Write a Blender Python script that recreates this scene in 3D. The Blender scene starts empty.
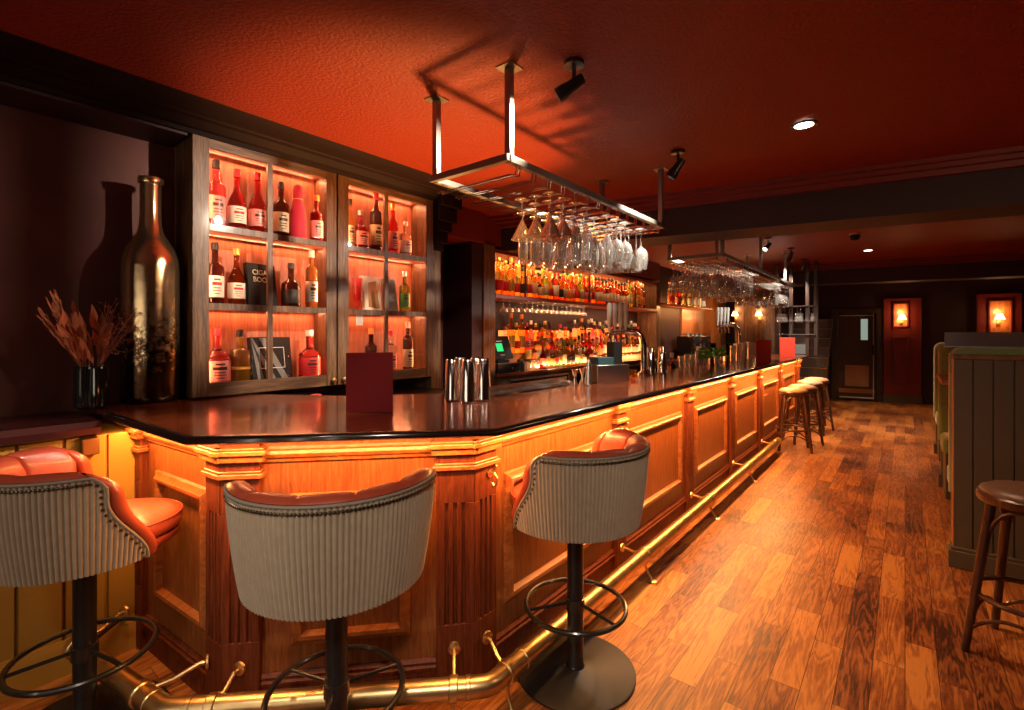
import bpy, bmesh, math, random
from mathutils import Vector, Matrix, Euler
random.seed(7)
PI = math.pi
SC = bpy.context.scene
COL = SC.collection
sin, cos = math.sin, math.cos

# ------------------------------------------------------------------ camera, world, exposure
F_PX, VPX, HY, CAMH = 490.0, 905.0, 333.0, 1.5
YAW = math.atan((VPX - 512) / F_PX)
cam_d = bpy.data.cameras.new('camera')
cam = bpy.data.objects.new('camera', cam_d)
COL.objects.link(cam)
cam.location = (0, 0, CAMH)
cam.rotation_euler = (PI / 2, 0, YAW)
cam_d.sensor_width = 36
cam_d.sensor_fit = 'HORIZONTAL'
cam_d.lens = 36 * F_PX / 1024
cam_d.shift_y = -(355 - HY) / 1024
cam_d.clip_start = 0.05
SC.camera = cam
SC.view_settings.view_transform = 'Standard'
SC.view_settings.look = 'None'
SC.view_settings.gamma = 1
SC.view_settings.use_curve_mapping = False
SC.view_settings.exposure = 0.25
SC.cycles.use_denoising = True
SC.cycles.max_bounces = 10
SC.cycles.transmission_bounces = 10
SC.cycles.transparent_max_bounces = 48
SC.cycles.glossy_bounces = 5
SC.cycles.diffuse_bounces = 4
SC.cycles.caustics_reflective = False
SC.cycles.caustics_refractive = False
SC.cycles.sample_clamp_indirect = 6.0
world = bpy.data.worlds.new('world')
SC.world = world
world.use_nodes = True
world.node_tree.nodes['Background'].inputs[0].default_value = (0.25, 0.05, 0.03, 1)
world.node_tree.nodes['Background'].inputs[1].default_value = 0.02


def lamp(kind, name, loc, energy, color, aim=None, size=0.1, size_y=None, spot=60, blend=0.5, radius=0.03):
    d = bpy.data.lights.new(name, kind)
    o = bpy.data.objects.new(name, d)
    COL.objects.link(o)
    o.location = loc
    d.energy = energy
    d.color = color
    if kind == 'AREA':
        d.shape = 'RECTANGLE'
        d.size = size
        d.size_y = size_y or size
    else:
        d.shadow_soft_size = radius
    if kind == 'SPOT':
        d.spot_size = math.radians(spot)
        d.spot_blend = blend
    if aim is not None:
        o.rotation_euler = (Vector(aim) - Vector(loc)).to_track_quat('-Z', 'Y').to_euler()
    return o


def strip(name, a, b, energy, color, down=(0, 0, -1), width=0.03):
    """LED tape from a to b, shining along `down`."""
    a, b = Vector(a), Vector(b)
    d = bpy.data.lights.new(name, 'AREA')
    d.shape = 'RECTANGLE'
    d.size = (b - a).length
    d.size_y = width
    d.energy = energy
    d.color = color
    o = bpy.data.objects.new(name, d)
    COL.objects.link(o)
    o.location = (a + b) / 2
    x = (b - a).normalized()
    z = -Vector(down).normalized()
    y = z.cross(x).normalized()
    z = x.cross(y)
    o.rotation_euler = Matrix((x, y, z)).transposed().to_euler()
    return o


ORANGE = (1.0, 0.43, 0.12)
AMBER = (1.0, 0.50, 0.16)
WARM = (1.0, 0.72, 0.42)
WHITE = (1.0, 0.90, 0.76)
# LED tape under the counter nosing (three faces of the bar)
lamp('SPOT', 'floor_spot', (-0.5, 11.2, 2.66), 120, (1.0, 0.62, 0.34), aim=(-0.5, 11.2, 0), spot=95, blend=0.8, radius=0.05)  # added beam with no fitting, brightens the far floor
strip('counter_led', (-1.28, 1.50, 1.090), (-1.28, 9.6, 1.090), 150, ORANGE, (-0.10, 0, -1))
strip('counter_led', (-2.01, 0.69, 1.090), (-1.31, 1.43, 1.090), 11, ORANGE, (-0.10, 0.10, -1))
strip('counter_led', (-2.85, 0.645, 1.090), (-2.03, 0.68, 1.090), 10, ORANGE, (0, 0.12, -1))
# unseen uplights added behind the bar to brighten the ceiling
lamp('SPOT', 'added_uplight', (-2.25, 2.3, 1.0), 330, (1.0, 0.47, 0.14), aim=(-2.32, 2.05, 2.7), spot=72, blend=0.5, radius=0.10)
lamp('AREA', 'added_uplight', (-2.5, 3.6, 0.95), 14, (1.0, 0.30, 0.06), aim=(-2.2, 3.4, 2.7), size=0.4, size_y=1.6)
lamp('AREA', 'added_uplight', (-2.6, 7.0, 0.95), 18, (1.0, 0.30, 0.08), aim=(-2.2, 7.0, 2.7), size=0.5, size_y=2.5)
# soft ceiling light behind the photographer
lamp('SPOT', 'lounge_spot', (0.35, -0.5, 2.62), 120, (1.0, 0.86, 0.68), aim=(-1.1, 1.35, 0.75), spot=62, blend=0.7, radius=0.12)
lamp('SPOT', 'lounge_spot', (-0.9, -0.9, 2.62), 42, (1.0, 0.86, 0.68), aim=(-2.1, 0.5, 0.85), spot=50, blend=0.7, radius=0.12)
lamp('AREA', 'lounge_light', (1.6, 2.4, 2.6), 10, (1.0, 0.62, 0.38), aim=(0.6, 3.6, 0), size=0.5)

# tall unseen area lights added behind the camera (they show as streaks in the mirrored bottle)
for x_ in (-1.9, -0.9, 0.0):
    lamp('AREA', 'streak_light', (x_, -2.05, 1.5), 5, (1.0, 0.84, 0.64), aim=(x_, 0, 1.5), size=0.22, size_y=1.5)

# ------------------------------------------------------------------ picture -> place helpers
_sa, _ca = sin(YAW), cos(YAW)


def ray(px, py):
    u = (px - 512) / F_PX
    return Vector((-_sa + u * _ca, _ca + u * _sa, (HY - py) / F_PX))


def Zp(px, py, z):
    r = ray(px, py)
    t = (z - CAMH) / r[2]
    return Vector((r[0] * t, r[1] * t, z))


def Xp(px, py, x):
    r = ray(px, py)
    t = x / r[0]
    return Vector((x, r[1] * t, CAMH + r[2] * t))


# ------------------------------------------------------------------ mesh builder
class MB:
    def __init__(s):
        s.v, s.f, s.m = [], [], []

    def add(s, vs, fs, mi=0, mat=None):
        b = len(s.v)
        for v in vs:
            v = Vector(v)
            s.v.append(mat @ v if mat is not None else v)
        for f in fs:
            s.f.append([b + i for i in f])
            s.m.append(mi)
        return s

    def box(s, a, b, mi=0, mat=None):
        x0, y0, z0 = [min(a[i], b[i]) for i in range(3)]
        x1, y1, z1 = [max(a[i], b[i]) for i in range(3)]
        vs = [(x0, y0, z0), (x1, y0, z0), (x1, y1, z0), (x0, y1, z0), (x0, y0, z1), (x1, y0, z1), (x1, y1, z1), (x0, y1, z1)]
        fs = [(0, 3, 2, 1), (4, 5, 6, 7), (0, 1, 5, 4), (1, 2, 6, 5), (2, 3, 7, 6), (3, 0, 4, 7)]
        return s.add(vs, fs, mi, mat)

    def prism(s, poly, z0, z1, mi=0, mat=None):
        """extrude a CCW plan polygon from z0 to z1"""
        n = len(poly)
        vs = [(p[0], p[1], z0) for p in poly] + [(p[0], p[1], z1) for p in poly]
        fs = [tuple(range(n - 1, -1, -1)), tuple(range(n, 2 * n))]
        fs += [(i, (i + 1) % n, n + (i + 1) % n, n + i) for i in range(n)]
        return s.add(vs, fs, mi, mat)

    def lathe(s, prof, seg=24, mi=0, mat=None, sx=1, sy=1, closed=False, mis=None):
        n = len(prof)
        vs, fs = [], []
        b = len(s.v)
        for r, z in prof:
            for k in range(seg):
                a = 2 * PI * k / seg
                vs.append((r * cos(a) * sx, r * sin(a) * sy, z))
        s.add(vs, [], mi, mat)
        for i in range(n - 1 if not closed else n):
            j = (i + 1) % n
            for k in range(seg):
                l = (k + 1) % seg
                s.f.append([b + i * seg + k, b + i * seg + l, b + j * seg + l, b + j * seg + k])
                s.m.append(mis[i] if mis else mi)
        if not closed:
            if prof[0][0] > 1e-5:
                s.f.append([b + k for k in range(seg)][::-1]); s.m.append(mis[0] if mis else mi)
            if prof[-1][0] > 1e-5:
                s.f.append([b + (n - 1) * seg + k for k in range(seg)]); s.m.append(mis[-1] if mis else mi)
        return s

    def tube(s, path, r, seg=10, closed=False, mi=0, mat=None):
        P = [Vector(p) for p in path]
        n = len(P)
        R = r if isinstance(r, (list, tuple)) else [r] * n
        vs, fs = [], []
        up = None
        for i in range(n):
            if closed:
                t = P[(i + 1) % n] - P[i - 1]
            else:
                t = P[min(i + 1, n - 1)] - P[max(i - 1, 0)]
            t.normalize()
            if up is None:
                up = Vector((0, 0, 1)) if abs(t.z) < 0.9 else Vector((1, 0, 0))
            up = (up - t * up.dot(t))
            if up.length < 1e-4:
                up = Vector((1, 0, 0)) - t * t.x
            up.normalize()
            w = t.cross(up)
            for k in range(seg):
                a = 2 * PI * k / seg
                vs.append(P[i] + (up * cos(a) + w * sin(a)) * R[i])
        for i in range(n if closed else n - 1):
            j = (i + 1) % n
            for k in range(seg):
                l = (k + 1) % seg
                fs.append((i * seg + k, i * seg + l, j * seg + l, j * seg + k))
        if not closed:
            fs.append(tuple(range(seg))[::-1])
            fs.append(tuple((n - 1) * seg + k for k in range(seg)))
        return s.add(vs, fs, mi, mat)

    def sweep(s, path, prof, mi=0):
        """sweep a (outward, z) profile along a plan polyline; outward is right of travel"""
        n = len(path)
        P = [Vector((p[0], p[1])) for p in path]
        vs, fs = [], []
        m = len(prof)
        for i in range(n):
            ds = []
            if i > 0: ds.append((P[i] - P[i - 1]).normalized())
            if i < n - 1: ds.append((P[i + 1] - P[i]).normalized())
            ns = [Vector((d.y, -d.x)) for d in ds]
            if len(ns) == 2:
                b = (ns[0] + ns[1]).normalized()
                b = b / max(0.3, b.dot(ns[0]))
            else:
                b = ns[0]
            for o, z in prof:
                q = P[i] + b * o
                vs.append((q.x, q.y, z))
        for i in range(n - 1):
            for k in range(m):
                l = (k + 1) % m
                fs.append((i * m + k, i * m + l, (i + 1) * m + l, (i + 1) * m + k))
        fs.append(tuple(range(m))[::-1])
        fs.append(tuple((n - 1) * m + k for k in range(m)))
        return s.add(vs, fs, mi)

    def grid(s, rows, mi=0, closed=False):
        """rows of equal length -> quads"""
        n, m = len(rows), len(rows[0])
        fs = []
        for i in range(n - 1):
            for k in range(m if closed else m - 1):
                l = (k + 1) % m
                fs.append((i * m + k, i * m + l, (i + 1) * m + l, (i + 1) * m + k))
        return s.add([p for r in rows for p in r], fs, mi)


def mesh_obj(name, mb, mats, parent=None, loc=None, smooth=True, bevel=0, angle=35, world_pos=False):
    me = bpy.data.meshes.new(name)
    vs = mb.v
    if parent is None and loc is None:
        xs = [v.x for v in vs]; ys = [v.y for v in vs]; zs = [v.z for v in vs]
        loc = Vector(((min(xs) + max(xs)) / 2, (min(ys) + max(ys)) / 2, min(zs)))
        vs = [v - loc for v in vs]
    elif parent is not None and world_pos:
        inv = Matrix.LocRotScale(parent.location, parent.rotation_euler, None).inverted()
        if parent.parent:
            pp = parent.parent
            inv = inv @ Matrix.LocRotScale(pp.location, pp.rotation_euler, None).inverted()
        vs = [inv @ v for v in vs]
    me.from_pydata([tuple(v) for v in vs], [], mb.f)
    if not isinstance(mats, (list, tuple)):
        mats = [mats]
    for m in mats:
        me.materials.append(m)
    me.polygons.foreach_set('material_index', [min(i, len(mats) - 1) for i in mb.m])
    bm = bmesh.new()
    bm.from_mesh(me)
    bmesh.ops.recalc_face_normals(bm, faces=bm.faces)
    bm.to_mesh(me)
    bm.free()
    if smooth:
        me.shade_smooth()
        me.set_sharp_from_angle(angle=math.radians(angle))
    o = bpy.data.objects.new(name, me)
    COL.objects.link(o)
    if loc is not None:
        o.location = loc
    if parent is not None:
        o.parent = parent
    if bevel:
        b = o.modifiers.new('bevel', 'BEVEL')
        b.width = bevel
        b.segments = 2
        b.limit_method = 'ANGLE'
        b.angle_limit = math.radians(40)
        b.harden_normals = False
    return o


def tag(o, label=None, cat=None, group=None, kind=None):
    if label: o['label'] = label
    if cat: o['category'] = cat
    if group: o['group'] = group
    if kind: o['kind'] = kind
    return o


def thing(name, label, cat, loc, rz=0, group=None):
    o = bpy.data.objects.new(name, None)
    COL.objects.link(o)
    o.empty_display_size = 0.1
    o.location = loc
    o.rotation_euler = (0, 0, rz)
    return tag(o, label, cat, group)


def structure(name, mb, m, **k):
    o = mesh_obj(name, mb, m, **k)
    if o.parent is None:
        o['kind'] = 'structure'
    return o


KIDS = {}


def copy_tree(o, parent=None):
    c = o.copy()
    COL.objects.link(c)
    c.parent = parent
    for ch in o.children:
        copy_tree(ch, c)
    return c


# ------------------------------------------------------------------ materials
def new_mat(name):
    m = bpy.data.materials.new(name)
    m.use_nodes = True
    nt = m.node_tree
    b = nt.nodes['Principled BSDF']
    return m, nt, b


def plain(name, col, rough=0.5, metal=0.0, spec=0.5, coat=0, trans=0, ior=1.45, emit=None, estr=0, sheen=0, noise=0, nscale=20, bump=0, bscale=60):
    m, nt, b = new_mat(name)
    I = b.inputs
    I['Base Color'].default_value = (*col, 1)
    I['Roughness'].default_value = rough
    I['Metallic'].default_value = metal
    I['Specular IOR Level'].default_value = spec
    I['Coat Weight'].default_value = coat
    I['Coat Roughness'].default_value = 0.12
    I['Transmission Weight'].default_value = trans
    I['IOR'].default_value = ior
    I['Sheen Weight'].default_value = sheen
    if emit:
        I['Emission Color'].default_value = (*emit, 1)
        I['Emission Strength'].default_value = estr
    L = nt.links.new
    if noise or bump:
        tc = nt.nodes.new('ShaderNodeTexCoord')
    if noise:
        n = nt.nodes.new('ShaderNodeTexNoise')
        n.inputs['Scale'].default_value = nscale
        n.inputs['Detail'].default_value = 4
        L(tc.outputs['Object'], n.inputs['Vector'])
        r = nt.nodes.new('ShaderNodeMix'); r.data_type = 'RGBA'
        r.inputs['A'].default_value = (*[c * (1 - noise) for c in col], 1)
        r.inputs['B'].default_value = (*[min(1, c * (1 + noise)) for c in col], 1)
        L(n.outputs['Fac'], r.inputs['Factor'])
        L(r.outputs['Result'], I['Base Color'])
    if bump:
        n2 = nt.nodes.new('ShaderNodeTexNoise')
        n2.inputs['Scale'].default_value = bscale
        n2.inputs['Detail'].default_value = 3
        L(tc.outputs['Object'], n2.inputs['Vector'])
        bp = nt.nodes.new('ShaderNodeBump')
        bp.inputs['Strength'].default_value = bump
        bp.inputs['Distance'].default_value = 0.01
        L(n2.outputs['Fac'], bp.inputs['Height'])
        L(bp.outputs['Normal'], I['Normal'])
    return m


def wood(name, c_dark, c_mid, c_light, axis='z', scale=1.0, rough=0.35, coat=0.3, bump=0.08, stretch=14):
    m, nt, b = new_mat(name)
    L = nt.links.new
    tc = nt.nodes.new('ShaderNodeTexCoord')
    mp = nt.nodes.new('ShaderNodeMapping')
    sc = {'x': (1, stretch, stretch), 'y': (stretch, 1, stretch), 'z': (stretch, stretch, 1)}[axis]
    mp.inputs['Scale'].default_value = [q * scale for q in sc]
    L(tc.outputs['Object'], mp.inputs['Vector'])
    n = nt.nodes.new('ShaderNodeTexNoise')
    n.inputs['Scale'].default_value = 2.2
    n.inputs['Detail'].default_value = 6
    n.inputs['Roughness'].default_value = 0.62
    n.inputs['Distortion'].default_value = 0.6
    L(mp.outputs['Vector'], n.inputs['Vector'])
    w = nt.nodes.new('ShaderNodeTexNoise')
    w.inputs['Scale'].default_value = 11
    w.inputs['Detail'].default_value = 3
    L(mp.outputs['Vector'], w.inputs['Vector'])
    mx = nt.nodes.new('ShaderNodeMath'); mx.operation = 'MULTIPLY_ADD'
    L(w.outputs['Fac'], mx.inputs[0]); mx.inputs[1].default_value = 0.45
    L(n.outputs['Fac'], mx.inputs[2])
    r = nt.nodes.new('ShaderNodeValToRGB')
    e = r.color_ramp.elements
    e[0].position = 0.5; e[0].color = (*c_dark, 1)
    e[1].position = 0.92; e[1].color = (*c_light, 1)
    k = e.new(0.70); k.color = (*c_mid, 1)
    L(mx.outputs[0], r.inputs['Fac'])
    L(r.outputs['Color'], b.inputs['Base Color'])
    b.inputs['Roughness'].default_value = rough
    b.inputs['Coat Weight'].default_value = coat
    b.inputs['Coat Roughness'].default_value = 0.15
    bp = nt.nodes.new('ShaderNodeBump')
    bp.inputs['Strength'].default_value = bump
    bp.inputs['Distance'].default_value = 0.01
    L(mx.outputs[0], bp.inputs['Height'])
    L(bp.outputs['Normal'], b.inputs['Normal'])
    return m


def floor_material():
    m, nt, b = new_mat('oak_plank_floor')
    L = nt.links.new
    N = nt.nodes.new
    tc = N('ShaderNodeTexCoord')
    mp = N('ShaderNodeMapping')
    mp.inputs['Rotation'].default_value = (0, 0, PI / 2)
    L(tc.outputs['Object'], mp.inputs['Vector'])
    br = N('ShaderNodeTexBrick')
    br.offset = 0.37; br.offset_frequency = 2
    br.inputs['Scale'].default_value = 1
    br.inputs['Brick Width'].default_value = 0.70
    br.inputs['Row Height'].default_value = 0.115
    br.inputs['Mortar Size'].default_value = 0.0016
    br.inputs['Mortar Smooth'].default_value = 0.3
    br.inputs['Bias'].default_value = 0.0
    br.inputs['Color1'].default_value = (0, 0, 0, 1)
    br.inputs['Color2'].default_value = (1, 1, 1, 1)
    br.inputs['Mortar'].default_value = (0.5, 0.5, 0.5, 1)
    L(mp.outputs['Vector'], br.inputs['Vector'])
    # grain
    gm = N('ShaderNodeMapping')
    gm.inputs['Scale'].default_value = (17, 1.6, 1)
    L(tc.outputs['Object'], gm.inputs['Vector'])
    off = N('ShaderNodeVectorMath'); off.operation = 'MULTIPLY_ADD'
    L(br.outputs['Color'], off.inputs[0])
    off.inputs[1].default_value = (7, 31, 3)
    L(gm.outputs['Vector'], off.inputs[2])
    g = N('ShaderNodeTexNoise')
    g.inputs['Scale'].default_value = 0.9
    g.inputs['Detail'].default_value = 3
    g.inputs['Roughness'].default_value = 0.5
    g.inputs['Distortion'].default_value = 0.5
    L(off.outputs[0], g.inputs['Vector'])
    gs = N('ShaderNodeMath'); gs.operation = 'MULTIPLY'; gs.inputs[1].default_value = 52
    L(g.outputs['Fac'], gs.inputs[0])
    si = N('ShaderNodeMath'); si.operation = 'SINE'
    L(gs.outputs[0], si.inputs[0])
    fine = N('ShaderNodeTexNoise')
    fine.inputs['Scale'].default_value = 9
    fine.inputs['Detail'].default_value = 6
    fine.inputs['Roughness'].default_value = 0.7
    L(off.outputs[0], fine.inputs['Vector'])
    big = N('ShaderNodeTexNoise')
    big.inputs['Scale'].default_value = 1.7
    big.inputs['Detail'].default_value = 5
    L(tc.outputs['Object'], big.inputs['Vector'])
    # colour value = plank*0.5 + ring*0.1 + fine*.35 + patch
    a1 = N('ShaderNodeMath'); a1.operation = 'MULTIPLY_ADD'
    L(br.outputs['Color'], a1.inputs[0]); a1.inputs[1].default_value = 0.30
    a2 = N('ShaderNodeMath'); a2.operation = 'MULTIPLY_ADD'
    L(si.outputs[0], a2.inputs[0]); a2.inputs[1].default_value = 0.10
    a3 = N('ShaderNodeMath'); a3.operation = 'MULTIPLY_ADD'
    L(fine.outputs['Fac'], a3.inputs[0]); a3.inputs[1].default_value = 0.62
    a4 = N('ShaderNodeMath'); a4.operation = 'MULTIPLY'
    L(big.outputs['Fac'], a4.inputs[0]); a4.inputs[1].default_value = 0.66
    L(a4.outputs[0], a3.inputs[2]); L(a3.outputs[0], a2.inputs[2]); L(a2.outputs[0], a1.inputs[2])
    r = N('ShaderNodeValToRGB')
    e = r.color_ramp.elements
    e[0].position = 0.50; e[0].color = (0.035, 0.010, 0.004, 1)
    e[1].position = 1.15 if False else 1.0; e[1].color = (0.47, 0.185, 0.042, 1)
    k = e.new(0.66); k.color = (0.17, 0.046, 0.013, 1)
    k = e.new(0.84); k.color = (0.31, 0.105, 0.024, 1)
    L(a1.outputs[0], r.inputs['Fac'])
    mo = N('ShaderNodeMix'); mo.data_type = 'RGBA'
    L(br.outputs['Fac'], mo.inputs['Factor'])
    L(r.outputs['Color'], mo.inputs['A'])
    mo.inputs['B'].default_value = (0.02, 0.006, 0.003, 1)
    L(mo.outputs['Result'], b.inputs['Base Color'])
    rr = N('ShaderNodeMapRange')
    rr.inputs['To Min'].default_value = 0.28; rr.inputs['To Max'].default_value = 0.52
    L(big.outputs['Fac'], rr.inputs['Value'])
    L(rr.outputs[0], b.inputs['Roughness'])
    b.inputs['Specular IOR Level'].default_value = 0.4
    bp = N('ShaderNodeBump')
    bp.inputs['Strength'].default_value = 0.25
    bp.inputs['Distance'].default_value = 0.004
    L(a1.outputs[0], bp.inputs['Height'])
    L(bp.outputs['Normal'], b.inputs['Normal'])
    return m


def thin_glass(name, tint=(1, 1, 1), refl=(1, 1, 1), blend=0.25, rough=0.02, base=0.04, haze=0):
    m = bpy.data.materials.new(name)
    m.use_nodes = True
    nt = m.node_tree
    nt.nodes.clear()
    L = nt.links.new
    out = nt.nodes.new('ShaderNodeOutputMaterial')
    t = nt.nodes.new('ShaderNodeBsdfTransparent'); t.inputs[0].default_value = (*tint, 1)
    g = nt.nodes.new('ShaderNodeBsdfGlossy'); g.inputs[0].default_value = (*refl, 1); g.inputs[1].default_value = rough
    lw = nt.nodes.new('ShaderNodeLayerWeight'); lw.inputs[0].default_value = blend
    ad = nt.nodes.new('ShaderNodeMath'); ad.operation = 'ADD'; ad.use_clamp = True; ad.inputs[1].default_value = base
    L(lw.outputs['Facing'], ad.inputs[0])
    mx = nt.nodes.new('ShaderNodeMixShader')
    L(ad.outputs[0], mx.inputs[0]); L(t.outputs[0], mx.inputs[1]); L(g.outputs[0], mx.inputs[2])
    res = mx
    if haze:        # diffuse white mixed in to brighten the glass
        df = nt.nodes.new('ShaderNodeBsdfDiffuse'); df.inputs[0].default_value = (0.9, 0.88, 0.85, 1)
        tl = nt.nodes.new('ShaderNodeBsdfTranslucent'); tl.inputs[0].default_value = (0.9, 0.88, 0.85, 1)
        m1 = nt.nodes.new('ShaderNodeMixShader'); L(df.outputs[0], m1.inputs[1]); L(tl.outputs[0], m1.inputs[2])
        m2 = nt.nodes.new('ShaderNodeMixShader'); m2.inputs[0].default_value = haze
        L(mx.outputs[0], m2.inputs[1]); L(m1.outputs[0], m2.inputs[2])
        res = m2
    L(res.outputs[0], out.inputs[0])
    return m


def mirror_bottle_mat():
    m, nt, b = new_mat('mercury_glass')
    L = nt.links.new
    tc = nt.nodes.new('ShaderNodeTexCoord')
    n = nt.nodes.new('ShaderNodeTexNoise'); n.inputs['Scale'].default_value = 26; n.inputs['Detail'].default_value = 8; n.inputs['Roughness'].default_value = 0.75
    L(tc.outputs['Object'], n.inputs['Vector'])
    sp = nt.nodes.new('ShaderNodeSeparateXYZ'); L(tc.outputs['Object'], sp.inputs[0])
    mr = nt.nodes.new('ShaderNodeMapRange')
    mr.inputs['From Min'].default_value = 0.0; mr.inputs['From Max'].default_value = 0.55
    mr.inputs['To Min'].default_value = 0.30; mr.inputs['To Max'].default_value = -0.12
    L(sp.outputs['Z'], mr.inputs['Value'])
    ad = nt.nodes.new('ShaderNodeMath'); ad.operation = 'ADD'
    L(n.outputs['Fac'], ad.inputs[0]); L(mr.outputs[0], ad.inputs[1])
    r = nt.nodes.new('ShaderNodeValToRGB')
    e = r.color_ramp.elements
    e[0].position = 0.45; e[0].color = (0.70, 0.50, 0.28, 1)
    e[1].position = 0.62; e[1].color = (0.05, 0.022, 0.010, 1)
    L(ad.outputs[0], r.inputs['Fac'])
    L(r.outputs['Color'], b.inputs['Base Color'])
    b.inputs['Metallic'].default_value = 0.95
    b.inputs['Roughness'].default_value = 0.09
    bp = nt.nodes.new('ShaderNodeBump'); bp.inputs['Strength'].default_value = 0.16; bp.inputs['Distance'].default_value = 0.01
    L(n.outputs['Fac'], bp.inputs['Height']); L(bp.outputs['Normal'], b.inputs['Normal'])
    return m


M = {}
M['floor'] = floor_material()
M['ceiling'] = plain('red_textured_ceiling', (0.20, 0.021, 0.006), 0.5, bump=1.0, bscale=60, spec=0.35)
M['wall'] = plain('maroon_plaster', (0.080, 0.016, 0.010), 0.65, noise=0.5, nscale=3, bump=0.3, bscale=8)
M['beam'] = plain('dark_aubergine_paint', (0.030, 0.008, 0.008), 0.6)
M['red_paint'] = plain('oxblood_paint', (0.17, 0.018, 0.010), 0.45, noise=0.2, nscale=5)
M['mustard'] = plain('mustard_paint', (0.42, 0.22, 0.035), 0.4, noise=0.12, nscale=6)
M['bar_wood'] = wood('bar_oak', (0.13, 0.032, 0.008), (0.22, 0.060, 0.014), (0.33, 0.105, 0.027), 'z', 2.4, 0.38, 0.25)
M['bar_wood_h'] = wood('bar_oak_moulding', (0.15, 0.038, 0.009), (0.26, 0.075, 0.018), (0.38, 0.13, 0.035), 'y', 1.2, 0.33, 0.3)
M['bar_wood_dark'] = wood('bar_mahogany', (0.06, 0.010, 0.004), (0.12, 0.023, 0.007), (0.19, 0.042, 0.012), 'z', 2.4, 0.5, 0.0)
M['bar_wood_dark'].node_tree.nodes['Principled BSDF'].inputs['Specular IOR Level'].default_value = 0.25
M['top'] = wood('counter_mahogany', (0.018, 0.003, 0.002), (0.10, 0.018, 0.005), (0.32, 0.070, 0.018), 'y', 1.6, 0.2, 0.3, 0.015, 22)
M['top'].node_tree.nodes['Principled BSDF'].inputs['Coat Roughness'].default_value = 0.06
M['nosing'] = plain('black_lacquer_edge', (0.012, 0.006, 0.005), 0.22, coat=0.5)
M['cab_wood'] = wood('cabinet_brown_oak', (0.030, 0.012, 0.005), (0.095, 0.041, 0.016), (0.20, 0.10, 0.042), 'z', 1.3, 0.5, 0.1, 0.25)
M['cab_wood_h'] = wood('cabinet_brown_oak_rail', (0.030, 0.012, 0.005), (0.095, 0.041, 0.016), (0.20, 0.10, 0.042), 'y', 1.3, 0.5, 0.1, 0.25)
M['cab_in'] = wood('cabinet_inner_boards', (0.16, 0.042, 0.022), (0.27, 0.08, 0.038), (0.38, 0.13, 0.06), 'z', 1.0, 0.6, 0.0, 0.1)
M['dark_wood'] = wood('dark_stained_wood', (0.012, 0.006, 0.004), (0.03, 0.013, 0.008), (0.055, 0.024, 0.014), 'z', 1.0, 0.4, 0.2)
M['bent_wood'] = wood('bentwood_walnut', (0.018, 0.006, 0.004), (0.050, 0.016, 0.008), (0.10, 0.034, 0.015), 'z', 1.5, 0.3, 0.4)
M['orange_wood'] = wood('orange_veneer', (0.26, 0.075, 0.018), (0.40, 0.13, 0.03), (0.5, 0.18, 0.05), 'z', 1.0, 0.4, 0.2)
M['red_wood'] = plain('red_shelf_lacquer', (0.35, 0.05, 0.025), 0.35, coat=0.2)
M['brass'] = plain('aged_brass', (0.72, 0.50, 0.24), 0.33, metal=1, noise=0.35, nscale=14)
M['bronze'] = plain('dull_bronze', (0.30, 0.15, 0.06), 0.4, metal=1)
M['black_metal'] = plain('black_enamel', (0.012, 0.011, 0.011), 0.28, coat=0.5)
M['cast'] = plain('cast_iron_base', (0.010, 0.008, 0.007), 0.55, metal=0.0, noise=0.5, nscale=60, bump=0.05, bscale=200)
M['steel'] = plain('brushed_steel', (0.62, 0.58, 0.53), 0.25, metal=1)
M['chrome'] = plain('chrome', (0.85, 0.82, 0.78), 0.08, metal=1)
M['rack'] = plain('blackened_steel', (0.26, 0.23, 0.20), 0.34, metal=0.9)
M['leather'] = plain('rust_red_leather', (0.33, 0.055, 0.026), 0.36, coat=0.25, bump=0.15, bscale=30, noise=0.12, nscale=10)
M['leather_dk'] = plain('oxblood_leather', (0.24, 0.035, 0.018), 0.34, coat=0.35, bump=0.15, bscale=30)
M['cord'] = plain('taupe_corduroy', (0.34, 0.26, 0.18), 0.95, sheen=0.5, noise=0.16, nscale=35)
M['cord'].node_tree.nodes['Principled BSDF'].inputs['Sheen Roughness'].default_value = 0.4
M['piping'] = plain('grey_piping', (0.23, 0.19, 0.15), 0.8)
M['nail'] = plain('antique_nails', (0.14, 0.11, 0.08), 0.3, metal=1)
M['seat_brown'] = plain('brown_seat_leather', (0.11, 0.055, 0.035), 0.42, noise=0.3, nscale=18, bump=0.15, bscale=40)
M['seat_tan'] = plain('tan_seat_leather', (0.36, 0.21, 0.13), 0.5, noise=0.2, nscale=18)
M['green_velvet'] = plain('green_velvet', (0.14, 0.20, 0.065), 0.9, sheen=0.6, noise=0.2, nscale=30)
M['booth_paint'] = plain('brown_grey_paint', (0.075, 0.056, 0.036), 0.45, noise=0.1, nscale=8)
M['menu'] = plain('maroon_menu_cover', (0.14, 0.009, 0.010), 0.8, spec=0.15)
M['menu_red'] = plain('red_menu_cover', (0.62, 0.055, 0.030), 0.8, spec=0.2)
M['paper'] = plain('paper', (0.75, 0.68, 0.55), 0.7)
M['black'] = plain('matte_black', (0.010, 0.009, 0.009), 0.65, spec=0.25)
M['black_gloss'] = plain('gloss_black', (0.012, 0.010, 0.010), 0.15, coat=0.4)
M['pane'] = thin_glass('cabinet_pane', (1, 0.98, 0.96), blend=0.08, base=0.015)
M['glass'] = plain('clear_glass', (1, 1, 1), 0.0, trans=1, ior=1.45)
M['rackglass'] = thin_glass('stem_glass', (0.93, 0.92, 0.90), (1, 0.98, 0.96), blend=0.62, rough=0.05, base=0.08, haze=0.14)
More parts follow.
